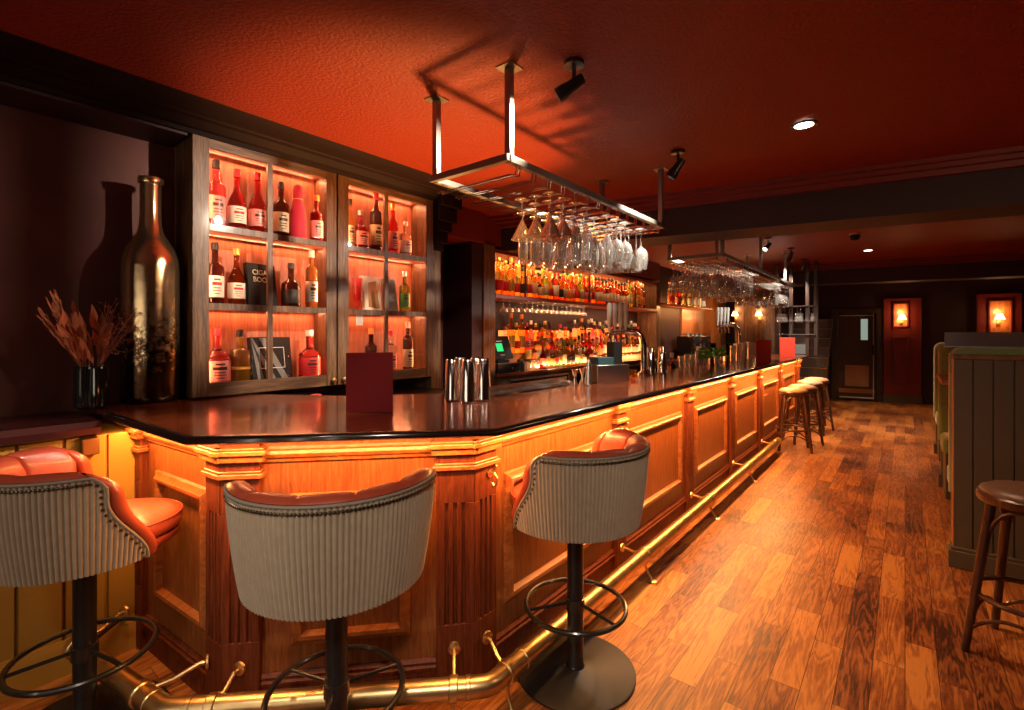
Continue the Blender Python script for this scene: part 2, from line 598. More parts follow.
M['cupglass'] = thin_glass('tumbler_glass', (0.90, 0.88, 0.85), (1, 0.97, 0.94), blend=0.5, rough=0.05, base=0.08, haze=0.22)
M['smoke'] = thin_glass('smoked_glass', (0.30, 0.24, 0.27), (0.6, 0.5, 0.55), blend=0.3, base=0.08, haze=0.12, rough=0.2)
M['fluted'] = plain('black_fluted_glass', (0.01, 0.012, 0.012), 0.08, coat=0.6)
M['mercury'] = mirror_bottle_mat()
M['leaf'] = plain('mint_leaf', (0.20, 0.52, 0.05), 0.5, noise=0.4, nscale=40)
M['dry'] = plain('dried_leaf', (0.62, 0.22, 0.10), 0.8, noise=0.35, nscale=30)
M['dry_dk'] = plain('dried_sprig', (0.36, 0.13, 0.08), 0.8)
M['green_screen'] = plain('lit_screen', (0, 0.05, 0), 0.8, spec=0.1, emit=(0.05, 0.8, 0.22), estr=0.9)
M['shade'] = plain('lit_lamp_shade', (0.9, 0.6, 0.35), 0.8, emit=(1.0, 0.55, 0.24), estr=5)
M['bulb'] = plain('lit_bulb', (1, 1, 1), 0.5, emit=(1.0, 0.70, 0.36), estr=25)
M['downlight'] = plain('lit_lens', (1, 1, 1), 0.5, emit=(1.0, 0.86, 0.66), estr=14)
M['led'] = plain('led_tape', (1, 0.5, 0.2), 0.5, emit=(1.0, 0.42, 0.10), estr=7)
M['glow_wall'] = plain('glowing_wall', (0.8, 0.3, 0.12), 0.6, emit=(1.0, 0.25, 0.05), estr=1.6)  # emission stands in for hidden LED light on the rear wall
M['soft_white'] = plain('pale_plastic', (0.6, 0.6, 0.56), 0.5)
M['pink'] = plain('pink_plastic', (0.75, 0.10, 0.16), 0.4)
M['door_red'] = plain('dark_red_door', (0.060, 0.020, 0.014), 0.4)
M['stripe'] = plain('grey_card', (0.16, 0.16, 0.15), 0.5)
M['copper'] = plain('copper_mug', (0.85, 0.52, 0.34), 0.25, metal=1)
M['wall_dado'] = M['mustard']

# ------------------------------------------------------------------ THE ROOM
CEIL = 2.70
structure('floor', MB().box((-3.9, -2.2, -0.1), (3.3, 15.2, 0)), M['floor'], loc=(0, 0, 0))
structure('ceiling', MB().box((-3.9, -2.2, CEIL), (3.3, 15.2, CEIL + 0.1)), M['ceiling'], loc=(0, 0, 0))
structure('wall_left', MB().box((-3.9, -2.2, 0), (-3.72, 15.2, CEIL)), M['wall'], loc=(0, 0, 0))
structure('wall_right', MB().box((3.2, -2.2, 0), (3.3, 15.2, CEIL)), M['wall'], loc=(0, 0, 0))
structure('wall_near', MB().box((-3.72, -2.2, 0), (3.2, -2.1, CEIL)), M['wall'], loc=(0, 0, 0))
# chimney-breast of dark plaster the cabinets hang on
structure('wall_alcove', MB().box((-3.72, -2.1, 1.08), (-3.35, 2.80, CEIL)), M['wall'], loc=(0, 0, 0))
structure('wall_service', MB().box((-3.72, 0.76, 0), (-3.35, 2.80, 1.075)), M['dark_wood'], loc=(0, 0, 0))
# mustard boarded dado left of the bar
mb = MB().box((-3.72, -2.1, 0), (-2.90, 0.745, 1.03))
y = 0.745
while y > -2.0:
    mb.box((-2.90, y - 0.142, 0.12), (-2.885, y - 0.006, 1.03))
    y -= 0.148
structure('wall_dado', mb, M['mustard'], loc=(0, 0, 0), bevel=0.003)
mb = MB().sweep([(-2.885, -2.0), (-2.885, 0.735)], [(0, 0.0), (0.022, 0.0), (0.022, 0.12), (0.014, 0.135), (0.010, 0.15), (0, 0.15)])
structure('baseboard_left', mb, M['mustard'], loc=(0, 0, 0))
mb = MB().box((-3.34, -2.0, 1.082), (-2.90, 0.57, 1.10)).sweep([(-2.90, -2.0), (-2.90, 0.57)], [(-0.02, 1.035), (0.03, 1.035), (0.05, 1.045), (0.055, 1.075), (0.035, 1.10), (-0.02, 1.10)])
o = mesh_obj('ledge_shelf', mb, M['leather_dk'])
o.data.materials.clear(); o.data.materials.append(plain('dark_ledge', (0.05, 0.010, 0.009), 0.4, coat=0.2))
tag(o, 'dark oxblood drinks ledge along the top of the mustard boarded wall', 'shelf')
# cornice above cabinets and along the alcove wall
mb = MB().box((-3.35, -2.0, 2.585), (-3.075, 0.985, CEIL))
structure('trim_bulkhead', mb, M['beam'], loc=(0, 0, 0))
mb = MB().sweep([(-3.075, -2.0), (-3.075, 2.86), (-3.35, 2.86)], [(0, 2.60), (0.02, 2.60), (0.03, 2.62), (0.05, 2.625), (0.09, 2.655), (0.12, 2.66), (0.13, 2.668), (0.20, 2.672), (0.25, 2.685), (0.28, 2.70), (0, 2.70)])
M['crown'] = plain('near_black_cornice_paint', (0.009, 0.003, 0.0025), 0.65, spec=0.15)
structure('trim_cornice', mb, M['crown'], loc=(0, 0, 0), angle=20)

# transverse beams (plan skewed as the end wall is)
SK = math.radians(10)


def beam(yc, x0, x1, zb, th, name='trim_beam'):
    R = Matrix.Translation((-0.8, yc, 0)) @ Matrix.Rotation(SK, 4, 'Z')
    mb = MB().box((x0, 0, zb), (x1, th, CEIL), 0, R)
    structure(name, mb, M['beam'], loc=(0, 0, 0))
    for k, (d, z0, z1) in enumerate(((0.05, CEIL - 0.10, CEIL - 0.06), (0.10, CEIL - 0.06, CEIL - 0.03), (0.15, CEIL - 0.03, CEIL))):
        mb2 = MB().box((x0, -d, z0), (x1, 0, z1), 0, R)
        structure('trim_beam_moulding', mb2, M['red_paint'], loc=(0, 0, 0))


beam(4.40, -3.2, 4.3, 2.36, 0.45)
beam(10.15, -3.2, 4.3, 2.36, 0.40)
# far end wall with red panels
EW = Matrix.Translation((0, 13.37, 0)) @ Matrix.Rotation(SK, 4, 'Z')
EWi = EW.inverted()


def Ep(px, py):
    """picture point -> (s, z) on the end wall"""
    r = ray(px, py)
    o_ = EWi @ Vector((0, 0, CAMH))
    d_ = EWi.to_3x3() @ r
    t = -o_.y / d_.y
    q = o_ + d_ * t
    return q.x, q.z


sd0, sd1 = Ep(834, 311)[0], Ep(879, 311)[0]
zd = Ep(850, 311)[1]
mb = MB().box((-4.2, 0, 0), (sd0, 0.15, CEIL), 0, EW).box((sd1, 0, 0), (3.4, 0.15, CEIL), 0, EW).box((sd0, 0, zd), (sd1, 0.15, CEIL), 0, EW)
mb.box((sd0, 0.10, 0), (sd1, 0.15, zd), 0, EW)
structure('wall_end', mb, M['beam'], loc=(0, 0, 0))
s0, s1 = Ep(883, 300)[0], Ep(921, 300)[0]
mb = MB().box((s0, -0.06, 0.16), (s1, 0, 2.24), 0, EW)
# panel mouldings below and above
pa, pb = Ep(892, 345)[0], Ep(908, 345)[0]
mb2 = MB().box((pa + 0.03, -0.066, 1.65), (pb - 0.03, -0.059, 2.11), 0, EW)
structure('wall_lamp_panel', mb2, M['orange_wood'], loc=(0, 0, 0))
for z0, z1 in ((0.42, 1.42), (1.62, 2.14)):
    for a, b in (((pa, z0), (pa + 0.03, z1)), ((pb - 0.03, z0), (pb, z1)), ((pa, z0), (pb, z0 + 0.03)), ((pa, z1 - 0.03), (pb, z1))):
        mb.box((a[0], -0.085, a[1]), (b[0], -0.06, b[1]), 0, EW)
structure('wall_panel', mb, M['red_paint'], loc=(0, 0, 0), bevel=0.006)
structure('baseboard_end', MB().box((s0 - 0.01, -0.08, 0), (s1 + 0.01, 0, 0.17), 0, EW), M['booth_paint'], loc=(0, 0, 0))
s2, s3 = Ep(976, 320)[0], Ep(1021, 320)[0]
mb = MB().box((s2, -0.06, 0), (s3, 0, 2.28), 0, EW)
for px in (988, 1010):
    q = Ep(px, 320)[0]
    mb.box((q - 0.015, -0.085, 1.5), (q + 0.015, -0.06, 2.15), 0, EW)
q0, q1 = Ep(988, 320)[0], Ep(1010, 320)[0]
mb.box((q0, -0.085, 2.12), (q1, -0.06, 2.15), 0, EW)
structure('wall_lamp_panel', MB().box((q0 + .015, -0.066, 1.3), (q1 - .015, -0.059, 2.12), 0, EW), M['orange_wood'], loc=(0, 0, 0))
structure('wall_panel', mb, M['red_paint'], loc=(0, 0, 0), bevel=0.006)

# door at the end
d0, d1 = Ep(838, 311)[0], Ep(876, 311)[0]
zt = zd - 0.05
mb = MB().box((sd0 - 0.06, -0.04, 0), (d0, 0.02, zd + 0.05), 0, EW).box((d1, -0.04, 0), (sd1 + 0.06, 0.02, zd + 0.05), 0, EW).box((d0, -0.04, zt), (d1, 0.02, zd + 0.05), 0, EW)
structure('trim_door', mb, M['dark_wood'], loc=(0, 0, 0), bevel=0.006)
mb = MB().box((d0, 0.035, 0.02), (d1, 0.075, zt), 0, EW)
door = structure('door_1', mb, M['door_red'], loc=(0, 0, 0), bevel=0.004)
va, vb = Ep(861, 319), Ep(868, 340)
p_ = mesh_obj('vision_panel', MB().box((va[0], 0.026, vb[1]), (vb[0], 0.034, va[1]), 0, EW), plain('frosted_pane', (0.45, 0.55, 0.5), 0.3, emit=(0.35, 0.5, 0.42), estr=0.5), parent=door, loc=(0, 0, 0))
va, vb = Ep(845, 365), Ep(869, 387)
p_ = mesh_obj('kick_grille', MB().box((va[0], 0.024, vb[1]), (vb[0], 0.034, va[1]), 0, EW).box((va[0] + .04, 0.018, vb[1] + .05), (vb[0] - .04, 0.024, va[1] - .05), 0, EW), plain('tan_grille', (0.40, 0.22, 0.11), 0.5), parent=door, loc=(0, 0, 0), bevel=0.003)
tag(p_, 'tan ventilation grille')
va, vb = Ep(839, 388), Ep(875, 394)
mesh_obj('kick_plate', MB().box((va[0], 0.026, vb[1]), (vb[0], 0.034, va[1]), 0, EW), M['bronze'], parent=door, loc=(0, 0, 0))
va, vb = Ep(873, 345), Ep(875, 355)
mesh_obj('door_handle', MB().tube([EW @ Vector((va[0], 0.0, vb[1])), EW @ Vector((va[0], -0.0, va[1]))], 0.012, 8), M['chrome'], parent=door, loc=(0, 0, 0))
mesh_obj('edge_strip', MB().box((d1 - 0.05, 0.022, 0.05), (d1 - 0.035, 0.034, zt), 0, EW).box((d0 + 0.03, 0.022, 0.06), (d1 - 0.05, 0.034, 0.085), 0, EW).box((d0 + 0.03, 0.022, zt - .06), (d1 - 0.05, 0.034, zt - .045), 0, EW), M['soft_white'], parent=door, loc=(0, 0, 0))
structure('trim_threshold', MB().box((d0 - 0.6, -0.5, 0), (d1 + 0.02, -0.44, 0.006), 0, EW), M['brass'], loc=(0, 0, 0))


def sconce(loc, rz, label, estr=6, wscale=1.0, group='wall lamps with pale shades'):
    t = thing('wall_sconce', label, 'wall lamp', loc, rz, group)
    w = wscale
    mesh_obj('back_plate', MB().box((-0.035 * w, 0, -0.10 * w), (0.035 * w, -0.015, 0.06 * w)), M['bronze'], parent=t, bevel=0.004)
    mesh_obj('arm', MB().tube([(0, -0.01, -0.02 * w), (0, -0.06 * w, -0.05 * w), (0, -0.10 * w, -0.03 * w), (0, -0.10 * w, 0.06 * w)], 0.009 * w, 8), M['bronze'], parent=t)
    T = Matrix.Translation((0, -0.10 * w, 0))
    mesh_obj('lamp_shade', MB().lathe([(0.095 * w, 0.06 * w), (0.045 * w, 0.19 * w), (0.042 * w, 0.19 * w), (0.090 * w, 0.062 * w)], 20, closed=True, mat=T), M['shade'], parent=t)
    mesh_obj('bulb', MB().lathe([(0.0, 0.07 * w), (0.02 * w, 0.085 * w), (0.022 * w, 0.11 * w), (0, 0.14 * w)], 12, mat=T), M['bulb'], parent=t)
    R = Matrix.Rotation(rz, 3, 'Z')
    lamp('POINT', 'sconce_glow', Vector(loc) + R @ Vector((0, -0.12 * w, 0.24 * w)), estr, (1.0, 0.52, 0.22), radius=0.05)
    lamp('POINT', 'sconce_glow', Vector(loc) + R @ Vector((0, -0.12 * w, 0.02 * w)), estr * 0.6, (1.0, 0.52, 0.22), radius=0.04)
    return t


a_ = Ep(900.5, 322); sconce(EW @ Vector((a_[0], -0.061, a_[1])), SK, 'lit shaded wall lamp on the red panel right of the far door', 4, 0.85)
a_ = Ep(997, 322); sconce(EW @ Vector((a_[0], -0.061, a_[1])), SK, 'lit shaded wall lamp above the booths at far right', 4, 0.85)


# ------------------------------------------------------------------ ceiling fittings
def downlight(x, y, label, e):
    t = thing('downlight', label, 'ceiling light', (x, y, CEIL - 0.004), 0, 'recessed ceiling downlights')
    mesh_obj('trim_ring', MB().lathe([(0.050, 0.0), (0.050, -0.006), (0.066, -0.008), (0.070, 0.0)], 24, closed=True), M['black_metal'], parent=t)
    mesh_obj('lens', MB().lathe([(0.049, -0.004), (0, -0.005)], 24), M['downlight'], parent=t)
    lamp('SPOT', 'floor_spot', (x, y, CEIL - 0.03), e, (1.0, 0.62, 0.34), aim=(x, y, 0), spot=95, blend=0.8, radius=0.05)


v_ = Zp(804, 124, CEIL); downlight(v_.x, v_.y, 'nearest recessed downlight in the red ceiling, lit', 90)
v_ = Zp(868, 250, CEIL); downlight(v_.x, v_.y, 'small lit downlight beyond the first dark ceiling beam', 170)
v_ = Zp(855, 233, CEIL)
t = thing('smoke_detector', 'small black round smoke detector with pale top on the ceiling behind beam', 'detector', (v_.x, v_.y, CEIL))
mesh_obj('base', MB().lathe([(0.06, 0), (0.06, -0.02), (0.05, -0.025)], 20), M['soft_white'], parent=t)
mesh_obj('sensor_head', MB().lathe([(0.05, -0.025), (0.055, -0.05), (0.035, -0.085), (0, -0.09)], 20), M['black'], parent=t)


def track_spot(loc, aim, label, e, color, spot=60):
    t = thing('spotlight', label, 'spotlight', loc, 0, 'black ceiling spotlights')
    mesh_obj('mounting_plate', MB().lathe([(0.045, 0), (0.045, -0.018), (0.02, -0.022)], 16), M['black_metal'], parent=t)
    mesh_obj('stem', MB().tube([(0, 0, -0.015), (0, 0, -0.075)], 0.009, 8), M['black_metal'], parent=t)
    d = (Vector(aim) - Vector(loc)).normalized()
    q = d.to_track_quat('Z', 'Y').to_matrix().to_4x4()
    T = Matrix.Translation((0, 0, -0.10)) @ q
    mesh_obj('spot_head', MB().lathe([(0, -0.05), (0.024, -0.048), (0.028, 0.02), (0.034, 0.05), (0.034, 0.085), (0.029, 0.085), (0.026, 0.06), (0, 0.06)], 20, mat=T), M['black_metal'], parent=t)
    mesh_obj('lens', MB().lathe([(0.026, 0.064), (0, 0.066)], 16, mat=T), M['downlight'], parent=t)
    p = Vector(loc) + Vector((0, 0, -0.12)) + d * 0.10
    lamp('SPOT', 'spot_beam', p, e, color, aim=aim, spot=spot, blend=0.6, radius=0.02)


v_ = Zp(574, 62, CEIL); SP1 = Vector((v_.x, v_.y, CEIL))
track_spot(SP1, (-3.2, 1.0, 1.45), 'black ceiling spotlight nearest the camera, beside the near glass rack', 260, (1.0, 0.80, 0.60), 70)
v_ = Zp(678, 151, CEIL)
track_spot((v_.x, v_.y, CEIL), (-2.1, 2.9, 1.3), 'black ceiling spotlight at the far end of the near glass rack', 170, WHITE, 95)
for px, py, lb in ((768, 238, 'black ceiling spotlight over the middle of the far glass rack'), (791, 248, 'black ceiling spotlight at the far end of the far glass rack'), (804, 259, 'farthest black ceiling spotlight, past the far glass rack')):
    v_ = Zp(px, py, CEIL)
    tgt = (-1.75, 5.9, 1.9) if px == 768 else ((-1.8, v_.y + 0.7, 1.3) if px == 791 else (-1.9, 9.7, 1.7))
    track_spot((v_.x, v_.y, CEIL), tgt, lb, {768: 240, 791: 200, 804: 110}[px], WHITE, 56 if px == 768 else 100)

# ------------------------------------------------------------------ THE BAR
F0, F1, F2, F3 = (-2.885, 0.735), (-2.072, 0.800), (-1.425, 1.500), (-1.425, 9.55)
C0, C1, C2, C3 = (-2.885, 0.598), (-1.987, 0.641), (-1.235, 1.437), (-1.235, 9.70)
bar = thing('panelled_bar', 'panelled orange oak bar front with fluted pilasters running down the room', 'bar', (-1.9, 1.2, 0))
IN = [(-1.62, 9.55), (-1.62, 1.66), (-2.20, 0.95), (-2.885, 0.92)]
mesh_obj('carcass', MB().prism([F0, F1, F2, F3] + IN, 0, 1.100), M['bar_wood'], parent=bar, world_pos=True)


def frame_on(a, b, t0, t1, z0, z1, w=0.055, d=0.028, name='panel_moulding', mat='bar_wood_h'):
    """bolection frame on the face a->b (outward to the right of travel) between lengths t0..t1"""
    A = Vector((a[0], a[1], 0)); B = Vector((b[0], b[1], 0))
    e = (B - A).normalized()
    n = Vector((e.y, -e.x, 0))
    prof = [(0, 0), (0.006, 0.012), (0.018, d * 0.6), (0.030, d), (0.044, d * 0.9), (w, 0.0)]
    rect = [(t0, z0), (t1, z0), (t1, z1), (t0, z1)]
    cx, cz = (t0 + t1) / 2, (z0 + z1) / 2
    rows = []
    for o_, h in [(0, -0.004)] + prof + [(w, -0.004)]:
        row = []
        for s_, z_ in rect:
            ss = s_ + (o_ if s_ < cx else -o_)
            zz = z_ + (o_ if z_ < cz else -o_)
            row.append(A + e * ss + n * (h) + Vector((0, 0, zz)))
        rows.append(row)
    mb = MB().grid(rows, closed=True)
    mesh_obj(name, mb, M[mat], parent=bar, world_pos=True, angle=25)


def field_on(a, b, t0, t1, z0, z1):
    pass


def pilaster(a, b, t0, t1, first=False):
    A = Vector((a[0], a[1], 0)); B = Vector((b[0], b[1], 0))
    e = (B - A).normalized()
    n = Vector((e.y, -e.x, 0))
    T = Matrix(((e.x, n.x, 0, A.x), (e.y, n.y, 0, A.y), (0, 0, 1, 0), (0, 0, 0, 1)))
    # shaft with flutes cut as geometry: plan profile
    w = t1 - t0
    nf = 3
    fl = 0.011
    prof = [(t0, -0.004), (t0, 0.035)]
    fw = w * 0.115
    for k in range(nf):
        c = t0 + w * (0.28 + 0.22 * k)
        prof += [(c - fw / 2, 0.035), (c - fw / 3, 0.035 - fl), (c + fw / 3, 0.035 - fl), (c + fw / 2, 0.035)]
    prof += [(t1, 0.035), (t1, -0.004)]
    mb = MB().prism(prof[::-1], 0.30, 0.80, 0, T)
    full = [(t0, -0.004), (t1, -0.004), (t1, 0.035), (t0, 0.035)]
    mb.prism(full, 0.0, 0.30, 0, T)
    mb.prism(full, 0.80, 1.098, 0, T)
    mesh_obj('pilaster', mb, M['bar_wood_dark'], parent=bar, world_pos=True, bevel=0.002)
    mc = MB()
    for z0, z1, o0 in ((0.935, 0.955, 0.014), (0.955, 0.965, 0.006), (1.000, 1.028, 0.018), (1.028, 1.048, 0.030), (1.048, 1.058, 0.022), (1.078, 1.099, 0.035)):
        mc.box((t0 - o0, 0.0, z0), (t1 + o0, 0.035 + o0, z1), 0, T)
    mesh_obj('capital', mc, M['bar_wood_h'], parent=bar, world_pos=True, bevel=0.004)


def flen(a, b):
    return math.hypot(b[0] - a[0], b[1] - a[1])


CORN = [(0, 0.988), (0.012, 0.991), (0.016, 1.005), (0.026, 1.011), (0.034, 1.025), (0.030, 1.037), (0.012, 1.041), (0.010, 1.051), (0, 1.051)]
SKRT = [(0, 0), (0.012, 0), (0.012, 0.105), (0.020, 0.108), (0.022, 0.122), (0.014, 0.130), (0.017, 0.142), (0.006, 0.155), (0, 0.156)]
mesh_obj('cornice_moulding', MB().sweep([F0, F1, F2, F3], CORN), M['bar_wood_h'], parent=bar, world_pos=True, angle=25)
mesh_obj('skirting', MB().sweep([F0, F1, F2, F3], SKRT), M['bar_wood_dark'], parent=bar, world_pos=True, angle=25)
L1, L2, L3 = flen(F0, F1), flen(F1, F2), flen(F2, F3)
# left face
pilaster(F0, F1, L1 - 0.10, L1 + 0.012)
pilaster(F0, F1, 0.0, 0.06)
frame_on(F0, F1, 0.17, L1 - 0.135, 0.275, 0.865)
# middle (angled) face
pilaster(F1, F2, -0.012, 0.13)
pilaster(F1, F2, L2 - 0.145, L2 + 0.012)
frame_on(F1, F2, 0.235, L2 - 0.245, 0.255, 0.86)
# long face
pilaster(F2, F3, -0.012, 0.125)
py_ = [2.84, 4.12, 5.40, 6.68, 7.96, 9.30]
prev = F2[1] + 0.125
for yc in py_:
    pilaster(F2, F3, yc - 0.065 - F2[1], yc + 0.065 - F2[1])
    frame_on(F2, F3, prev + 0.09 - F2[1], yc - 0.065 - 0.09 - F2[1], 0.27, 0.865)
    prev = yc + 0.065
pilaster(F2, F3, L3 - 0.12, L3)

# counter top
top = thing('counter_top', 'long glossy dark mahogany bar counter top with angled near end', 'counter', (-1.9, 1.5, 1.07))
INN = [(-1.86, 9.70), (-1.86, 2.42), (-2.62, 1.62), (-3.05, 1.36), (-3.34, 1.30), (-3.34, 0.60)]
mesh_obj('worktop', MB().prism([C0, C1, C2, C3] + INN, 1.102, 1.13), M['top'], parent=top, world_pos=True, bevel=0.010)
NOSE = [(-0.012, 1.101), (0.010, 1.102), (0.017, 1.107), (0.017, 1.122), (0.010, 1.129), (-0.004, 1.1315), (-0.012, 1.1315)]
mesh_obj('nosing', MB().sweep([C0, C1, C2, C3], NOSE), M['nosing'], parent=top, world_pos=True, angle=50)

# service side of the bar (steel well) so the back of the bar is closed
mb = MB().box((-2.05, 2.5, 0), (-1.63, 9.64, 0.86))
o = mesh_obj('under_counter_unit', mb, M['steel'])
tag(o, 'stainless steel service unit behind the long bar counter', 'bar unit')

# bag hooks under the counter
def hook(p, n, label):
    t = thing('bag_hook', label, 'hook', p, math.atan2(n[1], n[0]) - PI / 2, 'bag hooks below the counter')
    mesh_obj('plate', MB().lathe([(0.016, 0), (0.016, 0.006), (0, 0.008)], 14, mat=Matrix.Rotation(-PI / 2, 4, 'X')), M['brass'], parent=t)
    mesh_obj('hook', MB().tube([(0, 0.004, 0), (0, 0.03, 0.004), (0, 0.045, -0.012), (0, 0.045, -0.035), (0, 0.03, -0.05), (0, 0.016, -0.04)], 0.005, 8), M['brass'], parent=t)
    mesh_obj('upper_prong', MB().tube([(0, 0.006, 0.002), (0, 0.028, 0.022), (0, 0.040, 0.040)], 0.0045, 8), M['brass'], parent=t)


hook((-1.388, 1.575, 0.90), (1, 0), 'brass bag hook on the corner pilaster of the long bar face')
hook((-1.388, 2.84, 0.90), (1, 0), 'brass bag hook on the pilaster beside the third bar chair')
hook((-2.884, 0.28, 0.97), (1, 0), 'small brass hook on the mustard boards above the leather chair')
o = mesh_obj('bracket_block', MB().box((-2.885, 0.50, 0.955), (-2.83, 0.56, 1.03)), M['bronze'], bevel=0.004)
tag(o, 'small bronze bracket block under the oxblood drinks ledge', 'bracket')

# ------------------------------------------------------------------ foot rail
RZ = 0.15
rail = thing('foot_rail', 'brass foot rail running along the base of the bar', 'foot rail', (-1.4, 1.3, 0))
R0, R1, R2, R3 = Vector((-2.80, 0.468, RZ)), Vector((-2.062, 0.589, RZ)), Vector((-1.238, 1.41, RZ)), Vector((-1.238, 6.86, RZ))
path = [R0]
for a, b, c in ((R0, R1, R2), (R1, R2, R3)):
    d1_, d2_ = (b - a).normalized(), (c - b).normalized()
    path += [b - d1_ * 0.075, b - d1_ * 0.02 + d2_ * 0.004, b + d2_ * 0.02 - d1_ * 0.004, b + d2_ * 0.075]
path.append(R3)
mesh_obj('rail_tube', MB().tube(path, 0.040, 20), M['brass'], parent=rail, world_pos=True)


def collar(p, d, w=0.035, r=0.046):
    p = Vector(p); d = Vector(d).normalized()
    mesh_obj('collar', MB().tube([p - d * w / 2, p - d * (w / 2 - .004), p + d * (w / 2 - .004), p + d * w / 2], [r - .004, r, r, r - .004], 20), M['brass'], parent=rail, world_pos=True)


def bracket(p, d, face, leg=True):
    """rail point p, travel dir d, wall flange point face"""
    p = Vector(p); fpt = Vector(face)
    n = (Vector((p.x, p.y, 0)) - Vector((fpt.x, fpt.y, 0))).normalized()
    collar(p, d)
    q = fpt + n * 0.01
    mid = (q + p) / 2
    mb = MB().tube([fpt, q + n * 0.02, Vector((mid.x, mid.y, (q.z + p.z) / 2 - 0.005)), Vector((p.x, p.y, p.z)) - n * 0.03 + Vector((0, 0, 0.01))], 0.0085, 10)
    mesh_obj('wall_arm', mb, M['brass'], parent=rail, world_pos=True)
    mesh_obj('wall_flange', MB().tube([fpt, fpt + n * 0.008, fpt + n * 0.014], [0.028, 0.026, 0.010], 18), M['brass'], parent=rail, world_pos=True)
    if leg:
        b = p + n * 0.02
        mb = MB().tube([p - Vector((0, 0, 0.035)), Vector((p.x, p.y, 0.075)) + n * 0.004, Vector((b.x, b.y, 0.03)) + n * 0.01, Vector((b.x, b.y, 0.004)) + n * 0.028], [0.012, 0.008, 0.007, 0.010], 10)
        f_ = Vector((b.x, b.y, 0)) + n * 0.03
        mb.lathe([(0.024, 0), (0.024, 0.004), (0.012, 0.008), (0, 0.008)], 14, mat=Matrix.Translation(f_))
        mesh_obj('leg', mb, M['brass'], parent=rail, world_pos=True)


dm = (R2 - R1).normalized(); dl = (R1 - R0).normalized()
nm = Vector((dm.y, -dm.x, 0)); nl = Vector((dl.y, -dl.x, 0))
fm = (Vector((F2[0], F2[1], 0)) - Vector((F1[0], F1[1], 0))).normalized()
fn = Vector((fm.y, -fm.x, 0))
q = Vector((F2[0], F2[1], 0)) - fm * 0.07 + fn * 0.036
bracket(R2 - dm * 0.14, dm, (q.x, q.y, 0.205))
bracket(R2 + Vector((0, 0.10, 0)), (0, 1, 0), (-1.389, 1.56, 0.205))
q = Vector((F1[0], F1[1], 0)) + fm * 0.06 + fn * 0.036
bracket(R1 + dm * 0.16, dm, (q.x, q.y, 0.205))
bracket(R1 - dl * 0.17, dl, (-2.145, 0.760, 0.205))
bracket(R0 + dl * 0.03, dl, (-2.862, 0.66, 0.19), False)
for yc in py_[:4]:
    bracket((R2.x, yc, RZ), (0, 1, 0), (-1.389, yc, 0.15))
for p_ in ((R1 + dm * 0.085, dm), (R2 - dm * 0.085, dm), (R1 - dl * 0.085, dl), (R2 + Vector((0, 0.2, 0)), (0, 1, 0))):
    collar(p_[0], p_[1], 0.02, 0.043)
mesh_obj('end_cap', MB().lathe([(0.044, 0), (0.044, 0.02), (0.02, 0.035), (0, 0.037)], 18, mat=Matrix.Translation(R3) @ Matrix.Rotation(-PI / 2, 4, 'X')), M['brass'], parent=rail, world_pos=True)

# ------------------------------------------------------------------ BAR CHAIRS
def smooth(t):
    t = max(0, min(1, t))
    return t * t * (3 - 2 * t)


